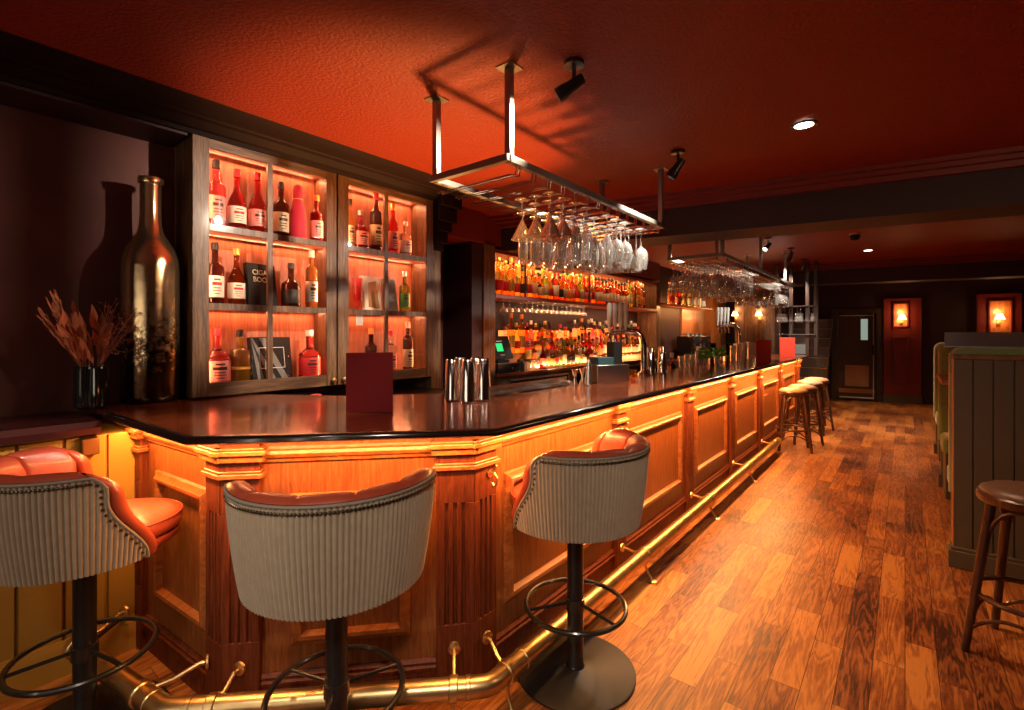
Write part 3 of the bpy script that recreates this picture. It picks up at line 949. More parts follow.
def bar_chair(loc, rz, ringz, label):
    t = thing('bar_chair', label, 'bar chair', loc, rz, 'corduroy-backed leather bar chairs')
    mesh_obj('base_plate', MB().lathe([(0.258, 0), (0.262, 0.004), (0.262, 0.010), (0.255, 0.014), (0.06, 0.020), (0.048, 0.026), (0, 0.026)], 56), M['cast'], parent=t)
    zb = ringz + 0.39            # underside of the shell
    mesh_obj('column', MB().lathe([(0.038, 0.02), (0.042, 0.03), (0.036, 0.04), (0.036, zb - 0.02), (0.05, zb - 0.005), (0.05, zb + 0.01), (0, zb + 0.01)], 28), M['black_metal'], parent=t)
    ring = [(0.219 * cos(a), 0.219 * sin(a), ringz) for a in [2 * PI * k / 56 for k in range(56)]]
    mb = MB().tube(ring, 0.0105, 10, closed=True)
    mesh_obj('foot_ring', mb, M['black_metal'], parent=t)
    mb = MB()
    for a in (rz * 0 + 0.35, 0.35 + 2 * PI / 3, 0.35 + 4 * PI / 3):
        mb.tube([(0.03 * cos(a), 0.03 * sin(a), ringz + 0.012), (0.212 * cos(a), 0.212 * sin(a), ringz)], 0.007, 8)
    mb.lathe([(0.037, ringz - 0.02), (0.042, ringz - 0.018), (0.042, ringz + 0.03), (0.037, ringz + 0.032)], 24)
    mesh_obj('ring_spokes', mb, M['black_metal'], parent=t)
    H = 0.335

    def ext(tt):      # half opening angle at height fraction
        return math.radians(89 + 26 * (1 - smooth((tt + 0.02) / 0.80)) ** 1.15 - 7 * max(0, (tt - 0.84) / 0.16) ** 2)

    def rad(tt):
        return 0.285 + 0.038 * (1 - (1 - max(0, min(1, tt))) ** 1.6)

    def pt(u, tt, off=0.0):
        # rim is slightly lower at the tips of the arms
        th = u * ext(tt)
        r = rad(tt) + off
        z = zb + H * tt
        return Vector((r * sin(th), -r * cos(th) + 0.015, z))
    # corduroy outer shell with real ribs
    NU, NT = 560, 24
    TH = math.radians(117)

    def cpt(k, tt, off):
        th = max(-ext(tt), min(ext(tt), (k / NU * 2 - 1) * TH))
        return pt(th / ext(tt), tt, off * abs(sin(62 * (k / NU * 2 - 1) * TH)) ** 0.8)
    rows = [[cpt(k, i / NT, 0.0080) for k in range(NU + 1)] for i in range(NT + 1)]
    rows.append([pt(max(-1, min(1, (k / NU * 2 - 1) * TH / ext(1.0))), 1.0, -0.012) for k in range(NU + 1)])
    mb = MB().grid(rows)
    under = [[pt(u / NU * 2 - 1, 0, 0.0) * 1 for u in range(NU + 1)], [Vector((pt(u / NU * 2 - 1, 0).x * 0.3, pt(u / NU * 2 - 1, 0).y * 0.3, zb - 0.005)) for u in range(NU + 1)]]
    mb.grid(under)
    mesh_obj('fabric_shell', mb, M['cord'], parent=t, angle=80)
    # leather inner, padded in channels, rolled top
    prof = [(0.0, -0.004), (0.35, -0.004), (0.7, -0.004), (0.985, -0.004), (1.02, 0.004), (1.055, -0.004), (1.075, -0.022), (1.06, -0.044), (1.0, -0.060), (0.85, -0.070), (0.65, -0.072), (0.45, -0.070), (0.25, -0.066), (0.0, -0.060)]
    NU2 = 120
    rows = []
    for k in range(NU2 + 1):
        u = k / NU2 * 2 - 1
        row = []
        pad = abs(cos(PI * 2.5 * u)) ** 0.35
        edge = 1 - abs(u) ** 30
        for j, (tt, o_) in enumerate(prof):
            oo = o_
            if j >= 7:
                oo = o_ - 0.016 * (pad - 0.6) * 1.0
            tz = tt
            if 5 <= j <= 8:
                tz = tt - 0.02 * (1 - pad)
            row.append(pt(u, tz, oo))
        rows.append(row)
    mb = MB().grid(rows)
    n = len(prof)
    # rolled leather front edges of the arms
    for s_ in (-1, 1):
        cen = []
        for i in range(15):
            tt = i / 14 * 1.02
            p0 = pt(s_, tt, -0.032)
            tang = (pt(s_, tt, -0.032) - pt(s_ * 0.97, tt, -0.032)).normalized()
            cen.append(p0 + tang * (0.026 * (1 - smooth((tt - 0.72) / 0.26))))
        b0 = len(mb.v)
        ringn = 12
        for i, c in enumerate(cen):
            ef = 1.0 if 0 < i < len(cen) - 2 else (0.8 if i == len(cen) - 2 or i == 0 else 0.25)
            rdir = Vector((c.x, c.y - 0.015, 0)).normalized()
            tg = Vector((-rdir.y, rdir.x, 0)) * (-s_ if False else 1)
            if (pt(s_, i / 14, 0) - pt(s_ * 0.97, i / 14, 0)).dot(tg) < 0: tg = -tg
            for k in range(ringn):
                a = 2 * PI * k / ringn
                mb.v.append(c + rdir * (0.034 * ef * cos(a)) + tg * (0.030 * ef * sin(a)))
        for i in range(len(cen) - 1):
            for k in range(ringn):
                l = (k + 1) % ringn
                mb.f.append([b0 + i * ringn + k, b0 + i * ringn + l, b0 + (i + 1) * ringn + l, b0 + (i + 1) * ringn + k]); mb.m.append(0)
        mb.f.append([b0 + k for k in range(ringn)]); mb.m.append(0)
        mb.f.append([b0 + (len(cen) - 1) * ringn + k for k in range(ringn)]); mb.m.append(0)
    mesh_obj('leather_lining', mb, M['leather'], parent=t, angle=60)
    # piping + nail trim following the edge of the fabric
    edge = [pt(-1, i / 16, 0.006) for i in range(17)] + [pt(-1 + 2 * k / 60, 1.0, 0.007) for k in range(1, 60)] + [pt(1, 1 - i / 16, 0.006) for i in range(17)]
    mesh_obj('piping', MB().tube(edge, 0.0052, 8), M['piping'], parent=t)
    mb = MB()

    def inset(i_, tot):
        return edge[i_]
    ins = [pt(-0.968, 0.02 + 0.9 * i / 14, 0.008) for i in range(15)] + [pt(-0.968 + 1.936 * k / 84, 0.945, 0.009) for k in range(1, 84)] + [pt(0.968, 0.92 - 0.9 * i / 14, 0.008) for i in range(15)]
    for c in ins:
        d = Vector((c.x, c.y, 0)).normalized()
        T = Matrix.Translation(c) @ d.to_track_quat('Z', 'Y').to_matrix().to_4x4()
        mb.lathe([(0.0058, 0), (0.0045, 0.003), (0, 0.0045)], 7, mat=T)
    mesh_obj('nail_trim', mb, M['nail'], parent=t)
    # seat cushion
    zs = zb + 0.03
    T = Matrix.Translation((0, 0.085, zs))
    mesh_obj('seat_cushion', MB().lathe([(0, -0.0), (0.90, 0.0), (0.98, 0.012), (1.0, 0.035), (0.985, 0.058), (0.93, 0.072), (0.75, 0.084), (0.4, 0.092), (0, 0.095)], 48, mat=T @ Matrix.Diagonal((0.212, 0.228, 1, 1))), M['leather'], parent=t, angle=60)
    ringp = [T @ Vector((0.210 * cos(a), 0.2255 * sin(a), 0.061)) for a in [2 * PI * k / 48 for k in range(48)]]
    mesh_obj('seat_piping', MB().tube(ringp, 0.004, 6, closed=True), M['leather_dk'], parent=t)
    T = Matrix.Translation((0, 0.08, zs - 0.036))
    mesh_obj('seat_base', MB().lathe([(0, 0), (0.94, 0.0), (1.0, 0.008), (1.0, 0.028), (0.95, 0.034), (0, 0.034)], 48, mat=T @ Matrix.Diagonal((0.205, 0.222, 1, 1))), M['leather_dk'], parent=t, angle=60)
    return t


def cam2w(lat, dep):
    return (lat * _ca - dep * _sa, lat * _sa + dep * _ca)


def face(d):          # rotation so that local +Y points along d
    return math.atan2(d[1], d[0]) - PI / 2


x_, y_ = cam2w(-0.872 * 1.852, 1.852)
bar_chair((x_, y_, 0), face((0.03, 1.0)), 0.295, 'red leather bar chair at far left, cut off by the edge of the picture')
x_, y_ = cam2w((336.5 - 512) / 490 * 1.66, 1.66)
bar_chair((x_, y_, 0), face((-0.80, 0.60)), 0.295, 'middle bar chair, its wide corduroy back turned squarely to the camera')
bar_chair((-1.143, 1.875, 0), face((-1, -0.02)), 0.295, 'third bar chair, standing lowest by the bar corner with full round base in view')


# ------------------------------------------------------------------ BENTWOOD STOOLS
def stool(loc, rz, label, seat_mat, h=0.72, rs=0.185, rf=0.255, group=None):
    t = thing('bentwood_stool', label, 'stool', loc, rz, group)
    wd = M['bent_wood']
    mesh_obj('seat_ring', MB().lathe([(rs - 0.03, h - 0.055), (rs - 0.002, h - 0.055), (rs + 0.004, h - 0.045), (rs + 0.004, h - 0.02), (rs - 0.004, h - 0.012), (rs - 0.03, h - 0.012)], 40, closed=True), wd, parent=t)
    mesh_obj('seat', MB().lathe([(0, h - 0.03), (rs - 0.012, h - 0.03), (rs - 0.005, h - 0.012), (rs - 0.012, h + 0.004), (rs - 0.04, h + 0.018), (rs * 0.5, h + 0.028), (0, h + 0.030)], 40), seat_mat, parent=t, angle=60)
    tops, bots = [], []
    for k in range(4):
        a = PI / 4 + k * PI / 2
        tp = Vector(((rs - 0.035) * cos(a), (rs - 0.035) * sin(a), h - 0.035))
        bt = Vector((rf * cos(a), rf * sin(a), 0))
        tops.append(tp); bots.append(bt)
        mesh_obj('leg', MB().tube([bt, bt + (tp - bt) * 0.02, bt.lerp(tp, 0.4), bt.lerp(tp, 0.9), tp], [0.0155, 0.0165, 0.0185, 0.020, 0.021], 12), wd, parent=t)
    zr = h * 0.36
    f = zr / (h - 0.035)
    rr = rf + (rs - 0.035 - rf) * f
    ring = [((rr - 0.012) * cos(a), (rr - 0.012) * sin(a), zr) for a in [2 * PI * k / 40 for k in range(40)]]
    mesh_obj('hoop', MB().tube(ring, 0.012, 8, closed=True), wd, parent=t)
    for k in range(4):
        b0, t0 = bots[k], tops[k]
        b1, t1 = bots[(k + 1) % 4], tops[(k + 1) % 4]
        def on(b, tt, z):
            return b.lerp(tt, z / (h - 0.035))
        # upper braces: arch under the seat
        pa, pb = on(b0, t0, h * 0.70), on(b1, t1, h * 0.70)
        mid = (pa + pb) / 2
        mid.z = h * 0.90
        pts = []
        for i in range(13):
            s_ = i / 12
            q = pa.lerp(pb, s_)
            w_ = 1 - abs(2 * s_ - 1) ** 2.6
            q.z = h * 0.70 + (h * 0.90 - h * 0.70) * w_
            pts.append(q)
        mesh_obj('upper_brace', MB().tube(pts, 0.0095, 8), wd, parent=t)
        pa, pb = on(b0, t0, h * 0.14), on(b1, t1, h * 0.14)
        pts = []
        for i in range(13):
            s_ = i / 12
            q = pa.lerp(pb, s_)
            w_ = 1 - abs(2 * s_ - 1) ** 2.2
            q.z = h * 0.14 + h * 0.125 * w_
            pts.append(q)
        mesh_obj('lower_brace', MB().tube(pts, 0.0085, 8), wd, parent=t)
    return t


def retag(o, label, group=None):
    o['label'] = label
    if group: o['group'] = group
    return o


stool((0.455, 3.245, 0), -0.384, 'bentwood stool with brown leather seat beside the near booth panel', M['seat_brown'], 0.765)
G = 'bentwood stools lined up at the far bar'
s1_ = stool((-1.12, 7.20, 0), 0.25, 'nearest tan-seated bentwood stool of the row at the far bar', M['seat_tan'], 0.765, rs=0.175, group=G)
for (x_, y_, r_, lb) in ((-1.10, 7.75, 0.55, 'second tan-seated bentwood stool along the far bar'), (-1.12, 8.55, 0.1, 'third tan-seated bentwood stool along the far bar'), (-1.10, 9.10, 0.4, 'farthest tan-seated bentwood stool, nearest the end door')):
    c_ = copy_tree(s1_)
    c_.location = (x_, y_, 0)
    c_.rotation_euler.z = r_
    retag(c_, lb)

# ------------------------------------------------------------------ BOTTLES
GL = {}


def liq(name, col, rough=0.02, ior=1.33, emit=None):
    if name not in GL:
        GL[name] = plain('liquid_' + name, col, rough, trans=0.96, ior=ior)
    return GL[name]


LIQ = {
    'amber': (0.95, 0.40, 0.06), 'red': (0.85, 0.035, 0.03), 'pink': (1.0, 0.20, 0.22), 'dark': (0.10, 0.02, 0.012),
    'clear': (0.97, 0.93, 0.88), 'lime': (0.80, 0.72, 0.06), 'green': (0.42, 0.66, 0.07), 'gold': (1.0, 0.66, 0.16), 'brown': (0.45, 0.12, 0.03),
}
SOLID = {
    'white': (0.80, 0.72, 0.60), 'cream': (0.62, 0.48, 0.30), 'black': (0.015, 0.012, 0.012), 'red': (0.55, 0.02, 0.025),
    'gold': (0.75, 0.45, 0.12), 'blue': (0.05, 0.09, 0.25), 'green': (0.06, 0.22, 0.05), 'silver': (0.6, 0.58, 0.55), 'orange': (0.8, 0.22, 0.04), 'pinklabel': (0.8, 0.25, 0.22),
}
SM = {k: plain('cap_' + k, v, 0.45, metal=0.9 if k in ('gold', 'silver') else 0) for k, v in SOLID.items()}
SHAPES = {   # (radius, height, shoulder start, neck start, neck radius, squareness)
    'round': (0.038, 0.30, 0.60, 0.72, 0.014), 'slim': (0.031, 0.33, 0.58, 0.74, 0.0125), 'squat': (0.047, 0.235, 0.52, 0.66, 0.015),
    'sloped': (0.040, 0.30, 0.42, 0.72, 0.013), 'tall': (0.034, 0.34, 0.66, 0.76, 0.013), 'flask': (0.043, 0.26, 0.62, 0.70, 0.014),
}


def bottle_prof(shape, s=1.0):
    r, h, sh, nk, nr = SHAPES[shape]
    s *= 1.20
    r, h, nr = r * s, h * s, nr * s
    body = [(0, 0), (r * 0.86, 0), (r * 0.97, 0.006), (r, 0.014), (r, h * sh)]
    for i in range(1, 6):
        a = i / 6
        k = smooth(a)
        body.append((r + (nr - r) * k, h * (sh + (nk - sh) * a)))
    body += [(nr, h * nk), (nr, h * 0.885)]
    return body, r, h, nr


def bottle(loc, shape, liquid, cap, lab, label, group=None, s=1.0, name='liquor_bottle', single=False, seg=20, rz=0, cat='bottle', labspan=(0.12, 0.46), wrap=False):
    body, r, h, nr = bottle_prof(shape, s)
    sh = SHAPES[shape][2]
    z0, z1 = h * labspan[0], h * min(labspan[1], sh - 0.03)
    labp = [(r + 0.0007, z0), (r + 0.0012, z0 + 0.001), (r + 0.0012, z1 - 0.001), (r + 0.0007, z1)]
    capp = [(nr + 0.001, h * (0.80 if wrap else 0.875)), (nr + 0.003, h * (0.805 if wrap else 0.88)), (nr + 0.003, h * 0.99), (nr + 0.001, h), (0, h)]
    lm = liq(liquid, LIQ[liquid])
    if single:
        mb = MB().lathe(body, seg, 0).lathe(capp, seg, 1)
        if lab:
            mb.lathe(labp, seg, 2, closed=False)
        o = mesh_obj(name, mb, [lm, SM[cap], SM[lab] if lab else SM[cap]], loc=loc, angle=50)
        o.rotation_euler.z = rz
        return tag(o, label, cat, group)
    t = thing(name, label, cat, loc, rz, group)
    mesh_obj('glass_body', MB().lathe(body, seg), lm, parent=t, angle=50)
    mesh_obj('cap', MB().lathe(capp, seg), SM[cap], parent=t, angle=40)
    if lab:
        lo = mesh_obj('paper_label', MB().lathe(labp, seg), SM[lab], parent=t, angle=40)
        if lab != 'black' and z1 - z0 > 0.05:
            pm = MB()
            for f0, f1, hw in ((0.78, 0.86, 0.35), (0.55, 0.70, 0.55), (0.40, 0.45, 0.42), (0.28, 0.32, 0.48), (0.14, 0.18, 0.30)):
                R_ = r + 0.0017
                rowa = [Vector((R_ * cos(a), R_ * sin(a), z0 + (z1 - z0) * f0)) for a in [(-0.1 - hw) + 2 * hw * k / 8 for k in range(9)]]
                rowb = [Vector((v.x, v.y, z0 + (z1 - z0) * f1)) for v in rowa]
                pm.grid([rowa, rowb])
            mesh_obj('label_print', pm, SM['red'] if lab == 'white' else M['dark_wood'], parent=lo)
    return t


def text_part(name, txt, size, mat, parent, loc, rot, bend=0.0, extrude=0.0006, align='CENTER'):
    cu = bpy.data.curves.new('t', 'FONT')
    cu.body = txt
    cu.size = size
    cu.extrude = extrude
    cu.align_x = align
    cu.align_y = 'CENTER'
    ob = bpy.data.objects.new('t', cu)
    COL.objects.link(ob)
    dg = bpy.context.evaluated_depsgraph_get()
    me = bpy.data.meshes.new_from_object(ob.evaluated_get(dg))
    bpy.data.objects.remove(ob)
    bpy.data.curves.remove(cu)
    if bend:
        for v in me.vertices:
            a = v.co.x / bend
            zz = v.co.z
            v.co.x = (bend + zz) * sin(a)
            v.co.z = (bend + zz) * cos(a) - bend
    me.materials.clear()
    me.materials.append(mat)
    o = bpy.data.objects.new(name, me)
    COL.objects.link(o)
    o.parent = parent
    o.location = loc
    o.rotation_euler = rot
    return o


TXT_TOWARD_X = (PI / 2, 0, PI / 2)      # lettering on a face that looks along +X

# ------------------------------------------------------------------ DISPLAY CABINETS
XF = -3.07


def cab(y0, y1, ym, label, knob_right):
    t = thing('display_cabinet', label, 'cabinet', (XF, (y0 + y1) / 2, 1.13), 0, 'glazed bottle cabinets on the left wall')
    z0, z1 = 1.14, 2.635
    b = MB().box((-3.345, y0, z0), (-3.325, y1, z1))
    mesh_obj('back_panel', b, M['cab_in'], parent=t, world_pos=True)
    mesh_obj('side_panel', MB().box((-3.325, y0, z0), (XF - 0.02, y0 + 0.02, z1)), M['cab_wood'], parent=t, world_pos=True)
    mesh_obj('side_panel', MB().box((-3.325, y1 - 0.02, z0), (XF - 0.02, y1, z1)), M['cab_wood'], parent=t, world_pos=True)
    mesh_obj('cabinet_top', MB().box((-3.325, y0 + 0.02, z1 - 0.04), (XF - 0.02, y1 - 0.02, z1)), M['cab_in'], parent=t, world_pos=True)
    mesh_obj('cabinet_floor', MB().box((-3.325, y0 + 0.02, z0), (XF - 0.02, y1 - 0.02, 1.175)), M['cab_wood'], parent=t, world_pos=True)
    for zz in SHZ:
        mesh_obj('shelf', MB().box((-3.325, y0 + 0.02, zz - 0.022), (XF - 0.022, y1 - 0.02, zz)), M['cab_in'], parent=t, world_pos=True)
    # door
    sw = 0.085
    zlo, zhi = z0, z1 - 0.02
    d = mesh_obj('door', MB().box((XF - 0.02, y0, zlo), (XF + 0.004, y0 + sw, zhi)).box((XF - 0.02, y1 - sw + 0.01, zlo), (XF + 0.004, y1, zhi)), M['cab_wood'], parent=t, world_pos=True, bevel=0.003)
    mesh_obj('door_rail', MB().box((XF - 0.02, y0 + sw, zlo), (XF + 0.002, y1 - sw + .01, zlo + 0.075)), M['cab_wood_h'], parent=d, world_pos=False)
    d.children[-1].matrix_parent_inverse = Matrix.Identity(4)
    o = d.children[-1]
    mesh_obj('door_rail', MB().box((XF - 0.02, y0 + sw, zhi - 0.065), (XF + 0.002, y1 - sw + .01, zhi)), M['cab_wood_h'], parent=d)
    mb = MB().box((XF - 0.016, ym - 0.016, zlo + 0.075), (XF + 0.002, ym + 0.016, zhi - 0.065))
    for zz in SHZ:
        mb.box((XF - 0.016, y0 + sw, zz - 0.032), (XF + 0.001, y1 - sw + .01, zz + 0.006))
    mesh_obj('glazing_bars', mb, M['cab_wood'], parent=d)
    mesh_obj('pane', MB().box((XF - 0.012, y0 + sw, zlo + 0.075), (XF - 0.009, y1 - sw + .01, zhi - 0.065)), M['pane'], parent=d)
    yk = y1 - 0.035 if knob_right else y0 + 0.035
    mesh_obj('knob', MB().lathe([(0.010, 0), (0.009, 0.012), (0.017, 0.02), (0.016, 0.032), (0, 0.037)], 14, mat=Matrix.Translation((XF + 0.004, yk, zlo + 0.04)) @ Matrix.Rotation(PI / 2, 4, 'Y')), M['brass'], parent=d)
    for c in d.children:            # the door's pieces were given in room coordinates
        me = c.data
        off_ = -Vector(t.location) 
        for v in me.vertices:
            v.co += off_
    # LED tapes in the corners and under each shelf
    for yy, dy in ((y0 + 0.024, 1), (y1 - 0.024, -1)):
        strip('cabinet_led', (XF - 0.035, yy, 1.19), (XF - 0.035, yy, 2.58), LEDV, LEDC, (-0.45, dy * 0.9, 0), 0.012)
    for zz in [z1 - 0.045] + [q - 0.024 for q in SHZ]:
        strip('cabinet_led', (-3.30, y0 + 0.05, zz), (-3.30, y1 - 0.05, zz), LEDH, LEDC, (0.5, 0, -1), 0.012)
    return t


LEDC = (1.0, 0.37, 0.16)
LEDV, LEDH = 7.0, 4.5
SHZ = (1.665, 2.115)
cab(1.005, 1.885, 1.432, 'left glazed bottle cabinet, next to the giant mirrored bottle', True)
cab(1.895, 2.775, 2.305, 'right glazed bottle cabinet, behind the maroon menu card', False)
o = mesh_obj('frieze_board', MB().box((-3.35, 0.985, 2.636), (XF - 0.008, 2.79, 2.66)), M['crown'])
tag(o, 'dark wood board capping the pair of glazed bottle cabinets', 'board')

# pilaster post right of the cabinets with a corbel
t = thing('wooden_post', 'brown wooden post with stepped corbel right of the glazed cabinets', 'post', (-3.2, 2.84, 0))
mesh_obj('shaft', MB().box((-3.35, 2.785, 0.0), (-3.10, 2.89, 2.46)), M['cab_wood'], parent=t, world_pos=True, bevel=0.004)
mb = MB()
for z0, z1, o_ in ((2.20, 2.26, 0.02), (2.26, 2.36, 0.045), (2.36, 2.44, 0.07), (2.44, 2.56, 0.10), (2.56, 2.70, 0.13)):
    mb.box((-3.35, 2.785, z0), (-3.10 + o_, 2.89 + o_, z1))
mesh_obj('corbel', mb, M['crown'], parent=t, world_pos=True, bevel=0.006)


def cabpos(px, zshelf, back=0.10):
    """where the ray of column px meets the middle depth of the cabinet"""
    x = XF - back
    return (x, Xp(px, 300, x).y, zshelf + 0.0008)


GC1, GC2 = 'bottles in the left glazed cabinet', 'bottles in the right glazed cabinet'
LO = 1.1755
S1, S2 = SHZ
B = bottle
B(cabpos(216, S2), 'round', 'pink', 'black', 'pinklabel', 'black-capped pink bottle, leftmost on the top cabinet shelf', GC1, 1.12)
B(cabpos(237, S2), 'sloped', 'red', 'red', 'white', 'red bottle with white label, second from left on top cabinet shelf', GC1, 1.05)
B(cabpos(257.5, S2), 'sloped', 'red', 'red', 'pinklabel', 'red bottle with peach label, third from left on top cabinet shelf', GC1, 1.08)
B(cabpos(281, S2, 0.14), 'round', 'dark', 'black', 'cream', 'dark bottle half behind the glazing bar, top shelf of left cabinet', GC1, 1.05)
# crimson cloth-wrapped bottle
p_ = cabpos(298, S2)
t = thing('wrapped_bottle', 'large bottle in crimson cloth bag on top shelf of left cabinet', 'bottle', p_, 0, GC1)
mesh_obj('cloth_bag', MB().lathe([(0, 0), (0.054, 0.002), (0.057, 0.012), (0.055, 0.08), (0.050, 0.17), (0.038, 0.24), (0.028, 0.275), (0.030, 0.30), (0.033, 0.33), (0.027, 0.362), (0.012, 0.375), (0, 0.377)], 28), plain('crimson_cloth', (0.42, 0.008, 0.03), 0.7), parent=t)
mesh_obj('drawstring', MB().tube([(0.0295 * cos(a), 0.0295 * sin(a), 0.277) for a in [2 * PI * k / 20 for k in range(20)]], 0.0025, 6, closed=True), SM['gold'], parent=t)
B(cabpos(316.5, S2), 'round', 'red', 'orange', 'pinklabel', 'rightmost slim amber-red bottle on the top shelf of left cabinet', GC1, 0.93)
b_ = B(cabpos(215, S1), 'round', 'dark', 'black', 'white', 'dark bottle with white and red label, leftmost on middle cabinet shelf', GC1, 1.02)
text_part('lettering', 'PORT\nBARREL', 0.022, SM['red'], b_, (0.0395, 0, 0.10), TXT_TOWARD_X) if False else None
B(cabpos(236.5, S1), 'sloped', 'brown', 'gold', 'white', 'brown whisky bottle with white label left of the black book', GC1, 0.97)
B(cabpos(291, S1), 'squat', 'dark', 'black', 'black', 'squat dark bottle with black cap right of the black book', GC1, 1.05, labspan=(0.1, 0.4))
B(cabpos(311.5, S1), 'tall', 'gold', 'white', 'silver', 'tall golden bottle, rightmost on the middle shelf of left cabinet', GC1, 0.98)
B(cabpos(217, LO), 'squat', 'pink', 'red', 'pinklabel', 'fat pink bottle with red cap, leftmost on the lowest cabinet shelf', GC1, 1.25)
B(cabpos(240, LO), 'flask', 'lime', 'black', 'gold', 'yellow-green bottle with black cap on the lowest cabinet shelf', GC1, 1.10, labspan=(0.3, 0.33))
B(cabpos(309.5, LO), 'squat', 'pink', 'silver', 'red', 'pink round-shouldered bottle at the right of the lowest cabinet shelf', GC1, 1.22)

# books in the left cabinet
def book(loc, w, h, d, lean, rz, cover, label, group, name='book'):
    t = thing(name, label, 'book', loc, rz, group)
    t.rotation_euler = (0, lean, rz)
    mesh_obj('cover', MB().box((0, -w / 2, 0), (0.004, w / 2, h)).box((-d, -w / 2, 0), (-d + 0.004, w / 2, h)).box((-d, -w / 2, 0), (0, -w / 2 + 0.004, h)), cover, parent=t, bevel=0.0015)
    mesh_obj('pages', MB().box((-d + 0.004, -w / 2 + 0.004, 0.003), (0, w / 2 - 0.004, h - 0.003)), M['paper'], parent=t)
    return t


p_ = cabpos(264, S1, 0.07)
b1_ = book(p_, 0.20, 0.27, 0.03, -0.12, 0.25, M['black'], 'black book with pale lettering on the middle shelf of left cabinet', 'books in the left cabinet')
text_part('lettering', 'CIGAR\nBOOK', 0.045, SM['cream'], b1_, (0.0048, 0, 0.19), TXT_TOWARD_X)
p_ = cabpos(274, LO, 0.07)
b2_ = book(p_, 0.27, 0.30, 0.035, -0.14, 0.12, M['black'], 'grey diagonally striped book on the lowest shelf of left cabinet', 'books in the left cabinet')
mb = MB()
for k in range(3):
    y0 = -0.13 + k * 0.085
    mb.add([(0.0047, y0 + 0.03, 0.005), (0.0047, min(y0 + 0.075, 0.132), 0.005), (0.0047, max(-0.132, y0 - 0.075), 0.295), (0.0047, max(-0.132, y0 - 0.12), 0.295)], [(0, 1, 2, 3)])
mesh_obj('cover_stripes', mb, M['stripe'], parent=b2_)
mb = MB()
for a, b in (((-0.085, 0.10), (0.085, 0.104)), ((-0.085, 0.23), (0.085, 0.234)), ((-0.085, 0.10), (-0.081, 0.234)), ((0.081, 0.10), (0.085, 0.234))):
    mb.box((0.0045, a[0], a[1]), (0.0056, b[0], b[1]))
mesh_obj('title_frame', mb, SM['silver'], parent=b2_)
text_part('lettering', 'SPIRITS\n& BAR', 0.032, SM['silver'], b2_, (0.0052, 0, 0.167), TXT_TOWARD_X) if False else None

# right cabinet
B(cabpos(350, S2), 'slim', 'gold', 'black', 'cream', 'golden bottle half behind the frame, leftmost in right cabinet top shelf', GC2, 0.92)
B(cabpos(360.5, S2), 'squat', 'red', 'silver', 'pinklabel', 'short red bottle, second from left on right cabinet top shelf', GC2, 1.05)
B(cabpos(376, S2), 'tall', 'dark', 'red', 'cream', 'tall dark bottle with red cap left of the glazing bar, right cabinet', GC2, 1.12)
B(cabpos(393, S2), 'slim', 'red', 'gold', 'pinklabel', 'slim red bottle with gold cap right of the glazing bar', GC2, 1.03)
B(cabpos(405.5, S2), 'flask', 'clear', 'silver', 'white', 'clear square-shouldered bottle with white label, right cabinet top shelf', GC2, 0.93)
B(cabpos(404.5, S1), 'round', 'green', 'silver', 'green', 'green gin bottle at the right of the middle cabinet shelf', GC2, 0.93)
# tall cut glass vase, slim
p_ = cabpos(357, S1)
t = thing('cocktail_glass', 'tall red-tinted fluted cocktail glass on right cabinet middle shelf', 'glass', p_, 0)
mesh_obj('bowl', MB().lathe([(0.012, 0.03), (0.030, 0.07), (0.035, 0.14), (0.040, 0.24), (0.037, 0.24), (0.030, 0.12), (0, 0.05)], 16), liq('pink', LIQ['pink']), parent=t)
mesh_obj('foot', MB().lathe([(0.034, 0), (0.032, 0.004), (0.008, 0.012), (0.010, 0.03), (0, 0.03)], 16), liq('pink', LIQ['pink']), parent=t)
for px, w, lean, rz, lb in ((374, 0.17, -0.14, 0.15, 'pale patterned box leaning on right cabinet middle shelf'), (392, 0.12, -0.2, -0.1, 'grey card box right of the patterned box in right cabinet')):
    p_ = cabpos(px, S1, 0.09)
    t = thing('gift_box', lb, 'box', p_, 0, 'boxes on the right cabinet middle shelf')
    t.rotation_euler = (0, lean, rz)
    mesh_obj('carton', MB().box((-0.03, -w / 2, 0), (0, w / 2, 0.27)), M['stripe'] if px > 380 else M['paper'], parent=t, bevel=0.002)
    if px < 380:
        mesh_obj('printed_panel', MB().add([(0.0008, -0.05, 0.03), (0.0008, 0.06, 0.02), (0.0008, 0.05, 0.24), (0.0008, -0.03, 0.22)], [(0, 1, 2, 3)]), M['bronze'], parent=t)
B(cabpos(371, LO), 'round', 'dark', 'orange', 'white', 'dark bottle with orange cap above the maroon menu card', GC2, 1.0)
B(cabpos(391, LO), 'round', 'clear', 'red', 'pinklabel', 'clear bottle with red cap behind the glazing bar, right cabinet', GC2, 0.95)
B(cabpos(408, LO), 'tall', 'dark', 'cream', 'cream', 'dark bottle with cream label, rightmost on lowest shelf of right cabinet', GC2, 1.02)
p_ = cabpos(352, LO)
t = thing('copper_mug', 'small copper shaker at left of right cabinet lowest shelf', 'mug', p_, 0)
mesh_obj('cup', MB().lathe([(0, 0), (0.036, 0), (0.042, 0.10), (0.030, 0.13), (0.020, 0.135), (0.018, 0.175), (0, 0.178)], 20), M['copper'], parent=t)
mesh_obj('handle', MB().tube([(0, 0.036, 0.09), (0, 0.062, 0.085), (0, 0.066, 0.055), (0, 0.036, 0.03)], 0.004, 8), M['copper'], parent=t)
p_ = cabpos(354, 1.535)
o = mesh_obj('price_card', MB().box((0, -0.028, 0), (0.002, 0.028, 0.075)), M['soft_white'], loc=(XF - 0.03, p_[1], 1.555))
tag(o, 'small white card stuck inside the right cabinet door glass', 'card')

